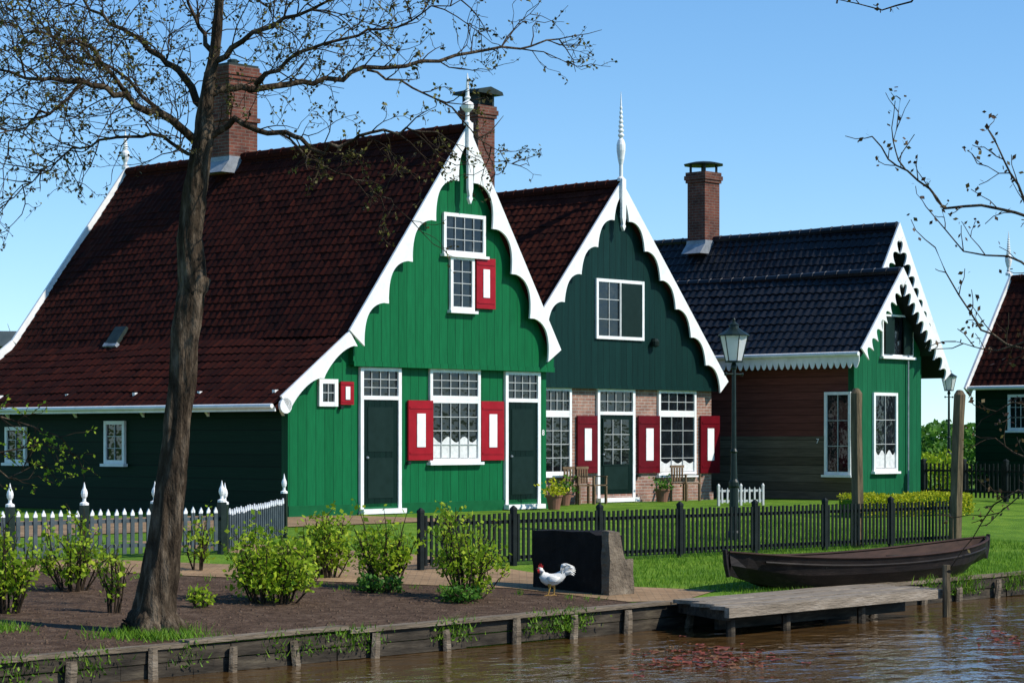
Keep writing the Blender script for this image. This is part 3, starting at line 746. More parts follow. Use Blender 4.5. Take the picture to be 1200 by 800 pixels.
# ------------------------------------------------------------------ canal edging, jetty, boat
BR = (B0[0], B0[1], 0)
ed = thing('canal_edging', 'weathered timber edging along the canal bank below the soil bed and boat', 'edging', BR, TH)
b = MB(); x = -14.0
while x < 22:
    L = U(1.8, 3.4); h = U(-.022, .018); h2 = h+U(-.02,.02); y0, y1 = -.10+U(-.025,.02), .08+U(-.02,.02)
    i = [b.add((xx, yy, zz+hh)) for zz in (-.50, -.458) for yy in (y0, y1) for xx, hh in ((x, h), (x+L-.015, h2))]
    for q in ((0,2,3,1),(4,5,7,6),(0,1,5,4),(2,6,7,3),(0,4,6,2),(1,3,7,5)): b.f.append(tuple(i[k] for k in q))
    x += L
b.build('capping_board', OLDWOOD, ed)
b = MB()
for k in range(3):
    x = -14.0+.5*k
    while x < 22:
        L = U(1.6, 3.0); yy = U(-.018,.012); b.box(x, x+L-.01, -.055+yy, -.012, -.515-.145*(k+1)+U(.004,.02), -.515-.145*k); x += L
b.build('plank_wall', DKWOOD, ed)
x = -13.5
while x < 21.5:
    b = MB(); l1, l2 = U(-.05,.05), U(-.03,.03); r0 = U(.042,.056)
    b.tube([(x, -.10, -1.4), (x+l1*.3, -.11+l2*.3, -.8), (x+l1*.8, -.12+l2, -.62), (x+l1, -.12+l2, -.53+U(-.07,.045))], [r0*1.05,r0,r0*.97,r0*.85], 8, rough=.6); b.build('post', OLDWOOD, ed); x += U(.8, 1.2)
jt = thing('landing_stage', 'low weathered wooden landing stage over the water in front of the boat', 'jetty', BR, TH)
xl_ = lambda y: -.42+.62*(y+1.40)/1.2
for k in range(5):
    y = -1.36+.236*k
    x0 = xl_(y)+U(-.05,.05); x1 = 4.15+U(-.08,.08); dz = U(-.008,.008)
    b = MB(); b.box(x0, x1, y, y+.226, -.47+dz, -.425+dz); b.build('plank', DECK, jt)
b = MB(); b.box(-.45, 4.15, -1.45, -1.38, -.56, -.44); b.build('front_beam', DECK, jt)
b = MB()
i = [b.add((xl_(y)+o_, y, z)) for z in (-.60, -.478) for y in (-1.37, -.12) for o_ in (0, .08)]
for q in ((0,2,3,1),(4,5,7,6),(0,1,5,4),(2,6,7,3),(0,4,6,2),(1,3,7,5)): b.f.append(tuple(i[k] for k in q))
b.build('end_beam', DKWOOD, jt)
b = MB(); b.box(0, 4.0, -.95, -.88, -.75, -.49); b.build('underframe', DKWOOD, jt)
for x in (-.2, .9, 2.5, 4.1):
    b = MB(); top = -.12 if x > 4 else -.6
    b.tube([(x, -1.28 if x < 4 else -1.52, -1.7), (x, -1.28 if x < 4 else -1.52, top)], .055, 8, rough=.3); b.build('post', POSTW if x > 4 else DKWOOD, jt)

bt = thing('rowing_boat', 'dark tarred wooden boat with pointed ends lying on the bank behind the landing stage', 'boat', (bw(5.15, .45, -.475)), TH)
n_ = 28; L = 6.3
def station(k):
    t = k/n_; x = -L/2+L*t
    q = 2*t-1
    hb = .62*(1-abs(q)**2.6)**.8+.02
    bb_ = .42*max(0, 1-abs(q/.86)**2.4)**.9
    sh = .37+.15*abs(q)**2.2
    bz = .0+.42*max(0, abs(q)-.62)**1.35/.38**1.35*.55
    return x, hb, bb_, sh, bz
hull = MB(); inn = MB()
ro, ri = [], []
for k in range(n_+1):
    x, hb, b0, sh, bz = station(k)
    b0 = max(b0, .012)
    m_ = (bz*.55+sh*.45)
    ro.append([hull.add(p) for p in ((x,-hb,sh),(x,-(hb*.55+b0*.45)-.03,m_),(x,-b0,bz),(x,b0,bz),(x,(hb*.55+b0*.45)+.03,m_),(x,hb,sh))])
    ri.append([inn.add(p) for p in ((x,-max(hb-.04,.004),sh-.004),(x,-max(b0-.03,.003),bz+.05),(x,max(b0-.03,.003),bz+.05),(x,max(hb-.04,.004),sh-.004))])
for a, b in zip(ro, ro[1:]):
    for j in range(5): hull.f.append((a[j], a[j+1], b[j+1], b[j]))
for a, b in zip(ri, ri[1:]):
    for j in range(3): inn.f.append((a[j], b[j], b[j+1], a[j+1]))
hull.build('hull', BOATM, bt, smooth=False); inn.build('lining', BOATIN, bt)
for s_ in (-1, 1):
    pts = []
    for k in range(n_+1):
        x, hb, b0, sh, bz = station(k); pts.append((x, s_*(hb+.0), sh+.012))
    g_ = MB(); g_.tube(pts, [(.028, .018)]*len(pts), 6); g_.build('gunwale', BOATIN, bt)
    rb = MB(); pts = []
    for k in range(2, n_-1):
        x, hb, b0, sh, bz = station(k); pts.append((x, s_*(hb*.93+.0+.012), sh-.09))
    rb.tube(pts, .018, 5); rb.build('rubbing_strake', BOATM, bt)
for q in (.27, .5, .74):
    x, hb, b0, sh, bz = station(int(q*n_)); th = MB(); th.box(x-.11, x+.11, -hb+.05, hb-.05, sh-.12, sh-.085); th.build('thwart', DKWOOD, bt)
for s_ in (-1, 1):
    sp = MB(); xx, hb, b0, sh, bz = station(0 if s_ < 0 else n_)
    sp.tube([(xx+s_*.0, 0, bz-.02), (xx+s_*.05, 0, (bz+sh)/2), (xx+s_*.08, 0, sh+.05)], [.03,.035,.03], 6); sp.build('stem_post', BOATM, bt)

# ------------------------------------------------------------------ mooring posts
for px, py, pt, wd, lean, lab in ((1005, 641, 458, .105, -.03, 'upright weathered wooden post rising behind the middle of the boat'), (1118, 640, 460, .11, .09, 'leaning weathered wooden post rising behind the right end of the boat')):
    p = hit(px, py); h = (py-pt)/F*p.y
    b = MB()
    b.tube([(0,0,-.4), (lean*.3,0,h*.3), (lean*.7,0,h*.7), (lean,0,h-.04), (lean+.01,.02,h+.03)], [wd,wd*.98,wd*.93,wd*.9,wd*.55], 12, rough=.35)
    o = b.build('mooring_post', POSTW, smooth=False); o.location = p; tag(o, lab, 'post', 'wooden posts behind the boat')

# ------------------------------------------------------------------ stone block, rooster
p = hit(712, 698)
sb = thing('stone_block', 'squat dark block with a rough lighter end behind the white rooster', 'stone block', p, TH)
def rough_block(x0, x1, y0, y1, z0, z1, n, amp, m, name, topf=None):
    bm = bmesh.new()
    nx, ny, nz = n
    vs = {}
    def V(i, j, k):
        if (i,j,k) not in vs:
            x, y, z = x0+(x1-x0)*i/nx, y0+(y1-y0)*j/ny, z0+(z1-z0)*k/nz
            if topf: z = z0+(z-z0)*topf((x-x0)/(x1-x0), (y-y0)/(y1-y0))
            d = noise.noise_vector(Vector((x*5+3, y*5, z*5)))*amp
            vs[(i,j,k)] = bm.verts.new((x+d.x, y+d.y, z+d.z*(1 if k else 0)))
        return vs[(i,j,k)]
    for i in range(nx):
        for k in range(nz):
            for j in (0, ny): bm.faces.new((V(i,j,k),V(i+1,j,k),V(i+1,j,k+1),V(i,j,k+1)))
    for j in range(ny):
        for k in range(nz):
            for i in (0, nx): bm.faces.new((V(i,j,k),V(i,j+1,k),V(i,j+1,k+1),V(i,j,k+1)))
    for i in range(nx):
        for j in range(ny):
            for k in (0, nz): bm.faces.new((V(i,j,k),V(i+1,j,k),V(i+1,j+1,k),V(i,j+1,k)))
    bmesh.ops.recalc_face_normals(bm, faces=bm.faces[:])
    me = bpy.data.meshes.new(name); bm.to_mesh(me); bm.free(); me.materials.append(m)
    o = bpy.data.objects.new(name, me); COL.objects.link(o); o.parent = sb; return o
rough_block(-.0, .40, .10, 1.28, -.03, .80, (5,12,9), .015, STONED, 'block', lambda a, b: 1.0-.05*(b < .15))
o = rough_block(-.015, .46, -.04, .09, -.03, .81, (12,3,12), .03, STONEL, 'end_face', lambda a, b: 1.0 if a < .42 else (.93-.35*(a-.42)/.2 if a < .62 else .56))
o['label'] = 'rough light brown broken end'

p = hit(646, 698)
ck = thing('rooster', 'white rooster with a red comb walking in front of the dark block', 'rooster', p, math.radians(-6))
ck.scale = (.86, .86, .86)
b = MB()
path = [((.215,0,.40),(.008,.02)), ((.195,0,.365),(.018,.045)), ((.165,0,.32),(.032,.062)), ((.12,0,.28),(.055,.075)), ((.06,0,.248),(.078,.085)), ((0,0,.235),(.088,.09)), ((-.05,0,.242),(.085,.09)), ((-.09,0,.268),(.072,.084)), ((-.118,0,.308),(.056,.070)), ((-.136,0,.35),(.041,.050)), ((-.152,0,.388),(.032,.036)), ((-.178,0,.404),(.022,.024)), ((-.194,0,.403),(.008,.01))]
b.tube([q for q, r in path], [r for q, r in path], 16)
body = b.build('body', CHICK, ck, smooth=True)
b = MB()
for k in range(11):
    t_ = k/10; yy = .018*((k % 3)-1)
    a0 = 1.45-1.0*t_; L = .13+.05*math.sin(t_*3.1)
    s0 = Vector((.15+.02*t_, yy*.5, .33-.05*t_))
    pts = [s0, s0+Vector((L*.45*math.cos(a0+.25), yy*.3, L*.55*math.sin(a0+.25))), s0+Vector((L*.9*math.cos(a0), yy*.6, L*.95*math.sin(a0))), s0+Vector((L*1.25*math.cos(a0-.3), yy, L*1.05*math.sin(a0-.3)))]
    b.tube(pts, [(.009,.024),(.009,.030),(.007,.024),(.003,.005)], 6)
b.build('tail', CHICK, ck, smooth=True)
for s_ in (-1, 1):
    b = MB(); b.tube([(-.06,s_*.078,.262),(.0,s_*.090,.25),(.07,s_*.080,.248),(.135,s_*.055,.27)], [(.01,.02),(.014,.055),(.012,.045),(.004,.012)], 8); b.build('wing', CHICK, ck, smooth=True)
    st = .05*s_
    b = MB(); b.tube([(st*.4,s_*.045,.18),(st*.6+.01,s_*.045,.11),(st*.8-.005,s_*.045,.02)], [.036,.013,.009], 6)
    for a in (-.5, 0, .5): b.tube([(st*.8-.005,s_*.045,.018),(st*.8-.06*math.cos(a),s_*.045+.06*math.sin(a),.006)], [.007,.004], 5)
    b.tube([(st*.8-.005,s_*.045,.018),(st*.8+.035,s_*.045,.006)], [.006,.004], 5); b.build('leg', YELLOW, ck)
b = MB()
cz = [(-.19,.418),(-.188,.455),(-.175,.436),(-.167,.474),(-.157,.442),(-.144,.472),(-.136,.436),(-.120,.448),(-.124,.408),(-.155,.402)]
b.prism(cz, -.012, .012); b.build('comb', COMB, ck)
for s_ in (-1,1):
    b = MB(); b.tube([(-.184,s_*.016,.400),(-.190,s_*.024,.368),(-.184,s_*.018,.335)], [.012,.019,.009], 6); b.build('wattle', COMB, ck)
b = MB(); b.tube([(-.19,0,.403),(-.208,0,.399),(-.223,0,.391)], [.011,.008,.002], 6); b.build('beak', YELLOW, ck)
for s_ in (-1,1):
    b = MB(); b.lathe([(.001,-.006),(.006,0),(.001,.006)], (-.168, s_*.028, .412), 6); b.build('eye', BLACKF, ck)

# ------------------------------------------------------------------ fences
def fence(name, label, cat, P0, P1, bays, h, pm, postm, postw, posth, pitch, pw, point, ball=False, group=None, rail_h=(.25,.8), tips=False):
    d = (P1-P0); L = math.hypot(d.x, d.y); a = math.atan2(d.y, d.x)
    t = thing(name, label, cat, P0, a, group)
    zf = lambda x: (P1.z-P0.z)*x/L
    for k in range(bays+1):
        x = L*k/bays; b = MB(); w = postw/2
        b.box(x-w, x+w, -w, w, zf(x)-.2, zf(x)+posth)
        o = b.build('post', postm, t)
        c = MB()
        if ball: c.lathe([(w*1.25,0),(w*1.25,.03),(w*.5,.05),(w*.45,.09),(w*.8,.12),(w*.95,.16),(w*.8,.20),(w*.4,.24),(w*.15,.30),(.002,.32)], (x, 0, zf(x)+posth), 10)
        else: c.lathe([(w*1.6,0),(w*1.5,.03),(.01,.07)], (x, 0, zf(x)+posth), 4, math.pi/4)
        c.build('post_cap', WHITE if ball else postm, o)
    for k in range(bays):
        x0, x1 = L*k/bays+postw/2, L*(k+1)/bays-postw/2
        for q in rail_h:
            b = MB()
            zz = h*q
            i = [b.add((x, y, zf(x)+z)) for z in (zz-.025, zz+.025) for y in (.002, .04) for x in (x0, x1)]
            for qd in ((0,2,3,1),(4,5,7,6),(0,1,5,4),(2,6,7,3),(0,4,6,2),(1,3,7,5)): b.f.append(tuple(i[j] for j in qd))
            b.build('rail', postm if not ball else pm, t)
        b = MB(); tp_ = MB(); n = max(1, int((x1-x0)/pitch))
        for j in range(n):
            c = x0+(x1-x0)*(j+.5)/n; hh = h+U(-.012,.012); tl = U(-.006,.006)
            zb_ = zf(c)+.06; zt = zf(c)+hh
            if point and tips:
                b.box(c-pw/2, c+pw/2, -.02, -.001, zb_, zt-.09)
                tp_.prism([(c-pw/2, zt-.089), (c+pw/2, zt-.089), (c+pw/2+tl, zt-.06), (c+tl, zt), (c-pw/2+tl, zt-.06)], -.02, -.001)
            elif point: b.prism([(c-pw/2, zb_), (c+pw/2, zb_), (c+pw/2+tl, zt-.06), (c+tl, zt), (c-pw/2+tl, zt-.06)], -.02, -.001)
            else: b.box(c-pw/2, c+pw/2, -.022, -.001, zb_, zt)
        o = b.build('picket_panel', pm, t)
        if tp_.f: tp_.build('picket_tip_panel', WHITE, o)
    return t
pa, pb = hit(493, 668), hit(1116, 637)
fence('picket_fence', 'long black picket fence running from behind the block past the lamp post', 'fence', pa, pb, 7, .76, BLACKF, BLACKF, .075, .80, .095, .042, False, rail_h=(.16,.84))
fence('picket_fence', 'picket fence with pickets greyed for shade, white tips and ball-topped posts behind the tall tree', 'fence', hit(-80, 663), hit(260, 649), 4, .70, PICKET, IRON, .10, .76, .125, .062, True, True, rail_h=(.25,.75), tips=True)
fence('picket_fence', 'short picket fence with ball-topped posts by the green house corner', 'fence', hit(263.5, 648), hit(333, 630), 1, .64, PICKET, IRON, .09, .72, .12, .055, True, True, rail_h=(.3,.85), tips=True)
q0 = Vector((at(842, 0, 52)[0], 52, 0)); q1 = Vector((at(894, 0, 52.6)[0], 52.6, 0))
fence('picket_fence', 'short white picket fence between the lamp post and the red-brown wall', 'fence', q0, q1, 2, .42, BARW, BARW, .05, .43, .12, .042, True)
q0 = Vector((at(1082, 0, 58)[0], 58, 0)); q1 = Vector((at(1230, 0, 55)[0], 55, 0))
fence('picket_fence', 'black picket fence in front of the house at the right edge', 'fence', q0, q1, 3, .9, BLACKF, BLACKF, .1, .95, .12, .05, False)

# ------------------------------------------------------------------ street lamps
p = hit(860, 632)
lp = thing('street_lamp', 'dark green lamp post with a glass lantern in front of the dark green house', 'street lamp', p, TH)
H = (632-372)/F*p.y
b = MB(); zl = H-.78
b.lathe([(.12,-.1),(.12,.12),(.09,.16),(.075,.9),(.09,.93),(.09,1.0),(.06,1.05),(.05,1.5),(.065,1.53),(.042,1.58),(.034,zl-.12),(.055,zl-.1),(.055,zl-.06),(.032,zl)], (0,0,0), 12)
b.build('post', IRON, lp, smooth=False)
b = MB(); b.tube([(-.22,0,zl-.2),(.22,0,zl-.2)], .015, 6); b.lathe([(.02,-.03),(.03,0),(.02,.03)], (-.23,0,zl-.2), 6); b.lathe([(.02,-.03),(.03,0),(.02,.03)], (.23,0,zl-.2), 6); b.build('ladder_bar', IRON, lp)
b = MB(); b.lathe([(.14,.03),(.24,.46)], (0,0,zl), 6); lan = b.build('lantern', LGLASS, lp)
b = MB()
for k in range(6):
    a = math.pi/3*k; b.tube([(.143*math.cos(a),.143*math.sin(a),zl+.02),(.245*math.cos(a),.245*math.sin(a),zl+.465)], .009, 5)
b.lathe([(.155,0),(.155,.03)], (0,0,zl), 6); b.build('lantern_frame', IRON, lan)
b = MB(); b.lathe([(.275,.46),(.275,.48),(.17,.54),(.085,.60),(.08,.64),(.095,.65),(.045,.69),(.018,.72),(.03,.74),(.005,.78)], (0,0,zl), 12); b.build('lantern_roof', IRON, lan)
fp = Vector((at(1112, 0, 76)[0], 76, 0))
dup(lp, fp, TH, 'small distant lamp post between the two right-hand houses')

# ------------------------------------------------------------------ garden chairs and pots by house 2
def chair(loc, rz_, lab):
    t = thing('garden_chair', lab, 'chair', loc, rz_, 'wooden chairs in front of the brick facade')
    b = MB()
    for k in range(5): b.box(-.25, .25, -.24+.098*k, -.16+.098*k, .42, .445)
    b.build('seat', TEAK, t)
    b = MB()
    for k in range(5): b.box(-.22+.1*k-.0, -.17+.1*k, .245, .268, .47, .80)
    b.box(-.26, .26, .24, .272, .802, .86); b.build('backrest', TEAK, t)
    for sx_ in (-1, 1):
        for sy_ in (-1, 1):
            b = MB(); b.box(sx_*.25-.025, sx_*.25+.025, sy_*.24-.025, sy_*.24+.025, 0, .418 if sy_ < 0 else .46); b.build('leg', TEAK, t)
        b = MB(); b.box(sx_*.27-.03, sx_*.27+.03, -.26, .23, .62, .645); b.box(sx_*.27-.02, sx_*.27+.02, -.25, -.21, .446, .619); b.build('armrest', TEAK, t)
    return t
def h2loc(px, y):
    s = sz(O2, px, 0, y)[0]; return Vector((O2[0]+dx*s+ex*y, O2[1]+dy*s+ey*y, .012))
c1 = chair(h2loc(678, -.6), TH, 'left wooden garden chair against the brick wall beside the dark door')
c2 = dup(c1, h2loc(803, -.6), TH, 'wooden garden chair under the window right of the dark door')
c3 = dup(c1, h2loc(693, -.6), TH+.15, 'wooden garden chair standing just left of the dark door')
def pot(loc, sc, lab, n, m=LEAFG):
    t = thing('potted_plant', lab, 'plant pot', loc, 0, 'potted plants by the houses')
    b = MB(); b.lathe([(.12*sc,0),(.17*sc,.26*sc),(.19*sc,.27*sc),(.19*sc,.31*sc),(.15*sc,.31*sc),(.14*sc,.28*sc)], (0,0,0), 14); b.build('pot', TERRA, t)
    b = MB()
    for k in range(n):
        q = Vector((random.gauss(0,.13), random.gauss(0,.13), .3+abs(random.gauss(0,.16))))*sc; b.leaf(q, .09*sc)
    b.build('foliage', m, t, recalc=False); return t
pot(h2loc(661, -.9), 1.0, 'small potted plant under the left window of the dark house', 130)
pot(h2loc(776, -.7), 1.0, 'potted plant below the right window of the dark house', 130)
pot(Vector((O1[0]+dx*6.9+ex*-.7, O1[1]+dy*6.9+ey*-.7, .012)), 1.0, 'yellow green potted plant by the right door of the green house', 160, LEAFH)

# ------------------------------------------------------------------ plants
def shrub(px, py, wpx, hpx, lab, n, m=LEAFY, size=.075, stems=14, open_=0.5, full=0):
    p = hit(px, py); k = p.y/F; w = wpx*k/2; h = hpx*k
    t = thing('shrub', lab, 'shrub', p)
    b = MB(); lf = MB(); tips = []
    for i in range(stems):
        a = U(0, 6.28); rr = w*math.sqrt(R())*.95
        hh = h*(U(.55, 1.0)*(1-.35*(rr/w)**2) if not full else U(.45,1.0)*math.sqrt(max(.15, 1-(rr/w)**2*.8)))
        bs = .06+full*.35*rr
        q0 = Vector((math.cos(a)*bs, math.sin(a)*bs, -.02)); q3 = Vector((math.cos(a)*rr, math.sin(a)*rr, hh))
        q1 = q0.lerp(q3, .35)+Vector((U(-.04,.04), U(-.04,.04), hh*.08)); q2 = q0.lerp(q3, .7)+Vector((U(-.05,.05), U(-.05,.05), hh*.06))
        b.tube([q0,q1,q2,q3], [.013,.010,.007,.003], 5); tips.append((q0,q1,q2,q3))
        for j in range(5):
            s0 = q0.lerp(q3, U(.2,.85)); s1 = s0+Vector((U(-1,1)*w*.45, U(-1,1)*w*.45, U(-.05,.33)*h)); s1.z = max(.05, min(s1.z, h*1.05))
            b.tube([s0, s0.lerp(s1,.5)+Vector((0,0,.02)), s1], [.006,.004,.002], 4); tips.append((s0, s0.lerp(s1,.33), s0.lerp(s1,.66), s1))
    b.build('stems', TWIG, t, recalc=False)
    for i in range(n):
        c = random.choice(tips); f = U(.1 if full else .2, 1.02)
        q = c[1].lerp(c[2], f*1.5) if f < .66 else c[2].lerp(c[3], (f-.66)*3)
        lf.leaf(q+Vector((U(-1,1), U(-1,1), U(-1,1)))*(.025+.06*open_), size*U(.6,1.15))
    lf.build('foliage', m, t, recalc=False)
    return t
shrub(8, 718, 80, 128, 'leafy spring shrub cut off by the left edge of the soil bed', 1100, stems=20, open_=.5, full=.5)
shrub(86, 692, 96, 108, 'loose spring shrub between the left edge and the tree trunk', 950, stems=20, open_=.5, full=.5)
shrub(134, 718, 50, 95, 'thin sparse shrub just left of the tree trunk', 150, stems=7)
shrub(232, 668, 50, 75, 'thin young shrub just right of the tree trunk by the picket fence', 190, stems=9)
shrub(320, 706, 124, 116, 'broad dense yellow-green shrub right of the tree trunk', 2900, stems=36, open_=1, full=1)
shrub(378, 676, 84, 84, 'rounded yellow-green shrub in front of the green wall', 1500, stems=24, open_=1, full=1)
shrub(452, 690, 94, 122, 'upright leafy shrub in front of the left door of the green house', 1350, stems=24, open_=.5, full=.5)
shrub(548, 702, 104, 124, 'upright leafy shrub nearest the left side of the dark block', 1350, stems=24, open_=.5, full=.5)
shrub(235, 712, 32, 28, 'tiny bright green shrub on the soil right of the tree', 200, stems=6, size=.06)
shrub(447, 694, 70, 24, 'low green ground plant beneath the upright shrub by the left door', 420, m=LEAFG, stems=9)
shrub(545, 706, 66, 22, 'low green ground plant beneath the shrub left of the block', 360, m=LEAFG, stems=9)
p_ = [hit(990, 606), hit(1130, 602)]
hd = thing('hedge', 'low clipped yellow-green hedge in front of the corner of the red-brown house', 'hedge', p_[0], math.atan2(p_[1].y-p_[0].y, p_[1].x-p_[0].x))
Lh = (p_[1]-p_[0]).length; b = MB()
for k in range(6000):
    x, y, z = U(0,Lh), U(-.25,.25), U(.02,.42)
    f = random.choice((0,1,2))
    if f == 0: y = -.25+U(-.03,.03)
    if f == 1: z = .42+U(-.03,.04)
    b.leaf((x,y,z+.03*math.sin(x*3)), .06)
b.build('foliage', LEAFH, hd, recalc=False)
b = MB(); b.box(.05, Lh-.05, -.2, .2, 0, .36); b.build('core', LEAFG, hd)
def bush(loc, r, h, lab, n, m, size):
    t = thing('bush', lab, 'bush', loc); b = MB()
    for k in range(n):
        d = Vector((random.gauss(0,1), random.gauss(0,1), random.gauss(0,1))).normalized(); q = R()**.35
        wob = 1+.35*noise.noise(d*2.2+Vector(loc))
        b.leaf((d.x*r*q*wob, d.y*r*q*wob, h*.5+d.z*h*.5*q*wob), size)
    b.build('foliage', m, t, recalc=False)
    b = MB()
    for k in range(5): b.tube([(0,0,-.05), (U(-.3,.3)*r, U(-.3,.3)*r, h*.5)], [.03,.01], 5)
    b.build('stems', TWIG, t); return t
bush(Vector((at(1102,0,64)[0], 64, 0)), .8, 1.2, 'rounded bright green bush behind the black fence at right', 900, LEAFY, .13)
bush(Vector((at(1128,0,66)[0], 66, 0)), .7, 1.0, 'small green bush beside the house at the right edge', 600, LEAFG, .13)
b = MB()
for k in range(9000):
    x = U(8, 36); c = 2.0+1.1*noise.noise(Vector((x*.35,0,0)))+.5*noise.noise(Vector((x*1.3,5,0)))
    b.leaf((x, 112+U(-3,3), c*math.sqrt(R())), .34)
o = b.build('distant_treeline', LEAFG, recalc=False); tag(o, 'distant low mass of trees between the two right-hand houses', 'trees', kind='stuff')

# ---- trees
def twig(mb, lb, p, d, L, r, lvl, up=.05, leafs=3, lsize=.06, step=.17, spawn=.8, mn=.0028):
    n = max(3, int(L/step)); pts = [p.copy()]
    for i in range(n):
        d = (d+Vector((U(-1,1), U(-1,1), U(-1,1)))*.40+Vector((0,0,up))).normalized()
        p = p+d*(L/n); pts.append(p.copy())
        if lvl > 0 and R() < spawn:
            a = Vector((U(-1,1), U(-1,1), U(-.8,1))); a = (a-d*a.dot(d))
            if a.length > .1:
                twig(mb, lb, p.copy(), (d*.75+a.normalized()*.75).normalized(), L*U(.4,.62), max(r*.58,mn*1.2), lvl-1, up, leafs, lsize, step, spawn, mn)
    mb.tube(pts, [max(r*(1-.6*k/n), mn) for k in range(n+1)], 4 if lvl < 2 else 5, cap=False)
    if lvl == 0:
        for k in range(leafs):
            q = random.choice(pts[1:]); lb.leaf(q+Vector((U(-1,1),U(-1,1),U(-1,1)))*.02, lsize)
TP = hit(180, 742); TY = TP.y
tree = thing('bare_tree', 'tall leaning tree with bare budding branches in front of the green house', 'tree', TP)
def tw(px, py, dY=0): return at(px, py, TY+dY) - TP
tk = MB()
tp = [(176,752,.36),(178,742,.31),(180,722,.228),(184,695,.188),(192,635,.158),(202,560,.144),(208,500,.138),(213,440,.135),(219,380,.133),(226,330,.128),(222,280,.115),(228,230,.108),(235,185,.104),(240,152,.097),(243,110,.068),(252,60,.055),(257,0,.045),(266,-60,.034)]
pts = []; rd = []
for a, b_ in zip(tp, tp[1:]):
    NS = 6
    for i_ in range(NS):
        q = i_/NS
        pts.append(tw(a[0]+(b_[0]-a[0])*q, a[1]+(b_[1]-a[1])*q)+Vector((.035*noise.noise(Vector((a[1]*.02+q*.6, 4, 4))),0,0))); rd.append((a[2]+(b_[2]-a[2])*q)*(1+.06*noise.noise(Vector((a[1]*.05+q*3, 1, 2)))))
tk.tube(pts, rd, 30, rough=.30, ridges=.15)
tk.tube([tw(226,345), tw(236,335), tw(243,325)], [.12,.09,.05], 10, rough=.5)
for k in range(6):
    a = k*1.05+.3; tk.tube([Vector((0,0,.30)), Vector((math.cos(a)*.23, math.sin(a)*.23, .08)), Vector((math.cos(a)*.45, math.sin(a)*.45, -.08))], [.14,.09,.035], 8, rough=.3)
tk.build('trunk', BARK, tree, smooth=True, recalc=False)
limbs = [
 ([(234,170),(196,140),(150,113),(98,96),(45,92),(-25,76)], .050, -1.2, 2.1, .95),
 ([(240,128),(206,84),(168,48),(120,20),(70,-30)], .042, .9, 2.1, .9),
 ([(231,182),(190,160),(140,158),(95,170),(55,196),(15,228)], .022, .7, 1.4, .8),
 ([(238,160),(276,142),(330,157),(376,176),(425,160),(475,150),(520,160)], .036, -.8, .8, .6),
 ([(246,112),(300,100),(368,97),(430,82),(515,72),(590,58),(655,46)], .040, 1.1, 1.2, .75),
 ([(252,72),(300,38),(366,8),(430,-35)], .034, -1.0, 2.0, .95),
 ([(250,62),(226,20),(205,-30)], .030, .6, 2.1, .9),
 ([(300,100),(348,62),(418,40),(480,24),(540,0)], .024, -.6, 1.5, .8),
 ([(330,157),(368,190),(405,205),(445,228),(470,248)], .014, -.4, .8, .5),
 ([(430,82),(480,100),(530,130),(570,170),(600,192)], .014, .9, .8, .5),
 ([(150,113),(110,60),(60,40),(0,30)], .024, -1.0, 2.2, .9),
 ([(98,96),(60,130),(20,150),(-30,160)], .020, -1.3, 1.8, .85),
 ([(196,140),(130,80),(80,66),(20,0)], .022, .4, 2.0, .9),
 ([(258,0),(300,-30),(360,-50)], .032, .3, 1.4, .9),
]
tg = MB(); bd = MB()
for path, r, dd, dens, LL in limbs:
    m = len(path); P3 = []
    for k, (a, b_) in enumerate(path): P3.append(tw(a, b_, dd*k/(m-1)))
    pts = []
    for k in range(m-1):
        for q in (0, .25, .5, .75):
            pts.append(P3[k].lerp(P3[k+1], q)+Vector((U(-1,1), U(-1,1), U(-1,1)))*.042*(0 if (k == 0 and q == 0) else 1))
    pts.append(P3[-1])
    n = len(pts); lm = MB(); lm.tube(pts, [r*(1-.8*k/(n-1)) for k in range(n)], 8, rough=.3); lm.build('limb', BARK, tree, smooth=True, recalc=False)
    for k in range(2, n):
        for _ in range(int(dens*.95+R())):
            d = (pts[min(k+1,n-1)]-pts[k-1]).normalized()
            a = Vector((U(-1,1), U(-1,1), U(-.75,1))); a = a-d*a.dot(d)
            if a.length < .1: continue
            twig(tg, bd, pts[k].copy(), (d*.7+a.normalized()*.8).normalized(), LL*U(.4,1.0), .0080, 2, .0, 4, .046, .13, .74, .0025)
    twig(tg, bd, pts[-1].copy(), (pts[-1]-pts[-2]).normalized(), .5, .007, 2, 0, 4, .046, .13, .7, .0025)
tg.build('crown', TWIG, tree, recalc=False); bd.build('foliage', BUD, tree, recalc=False)

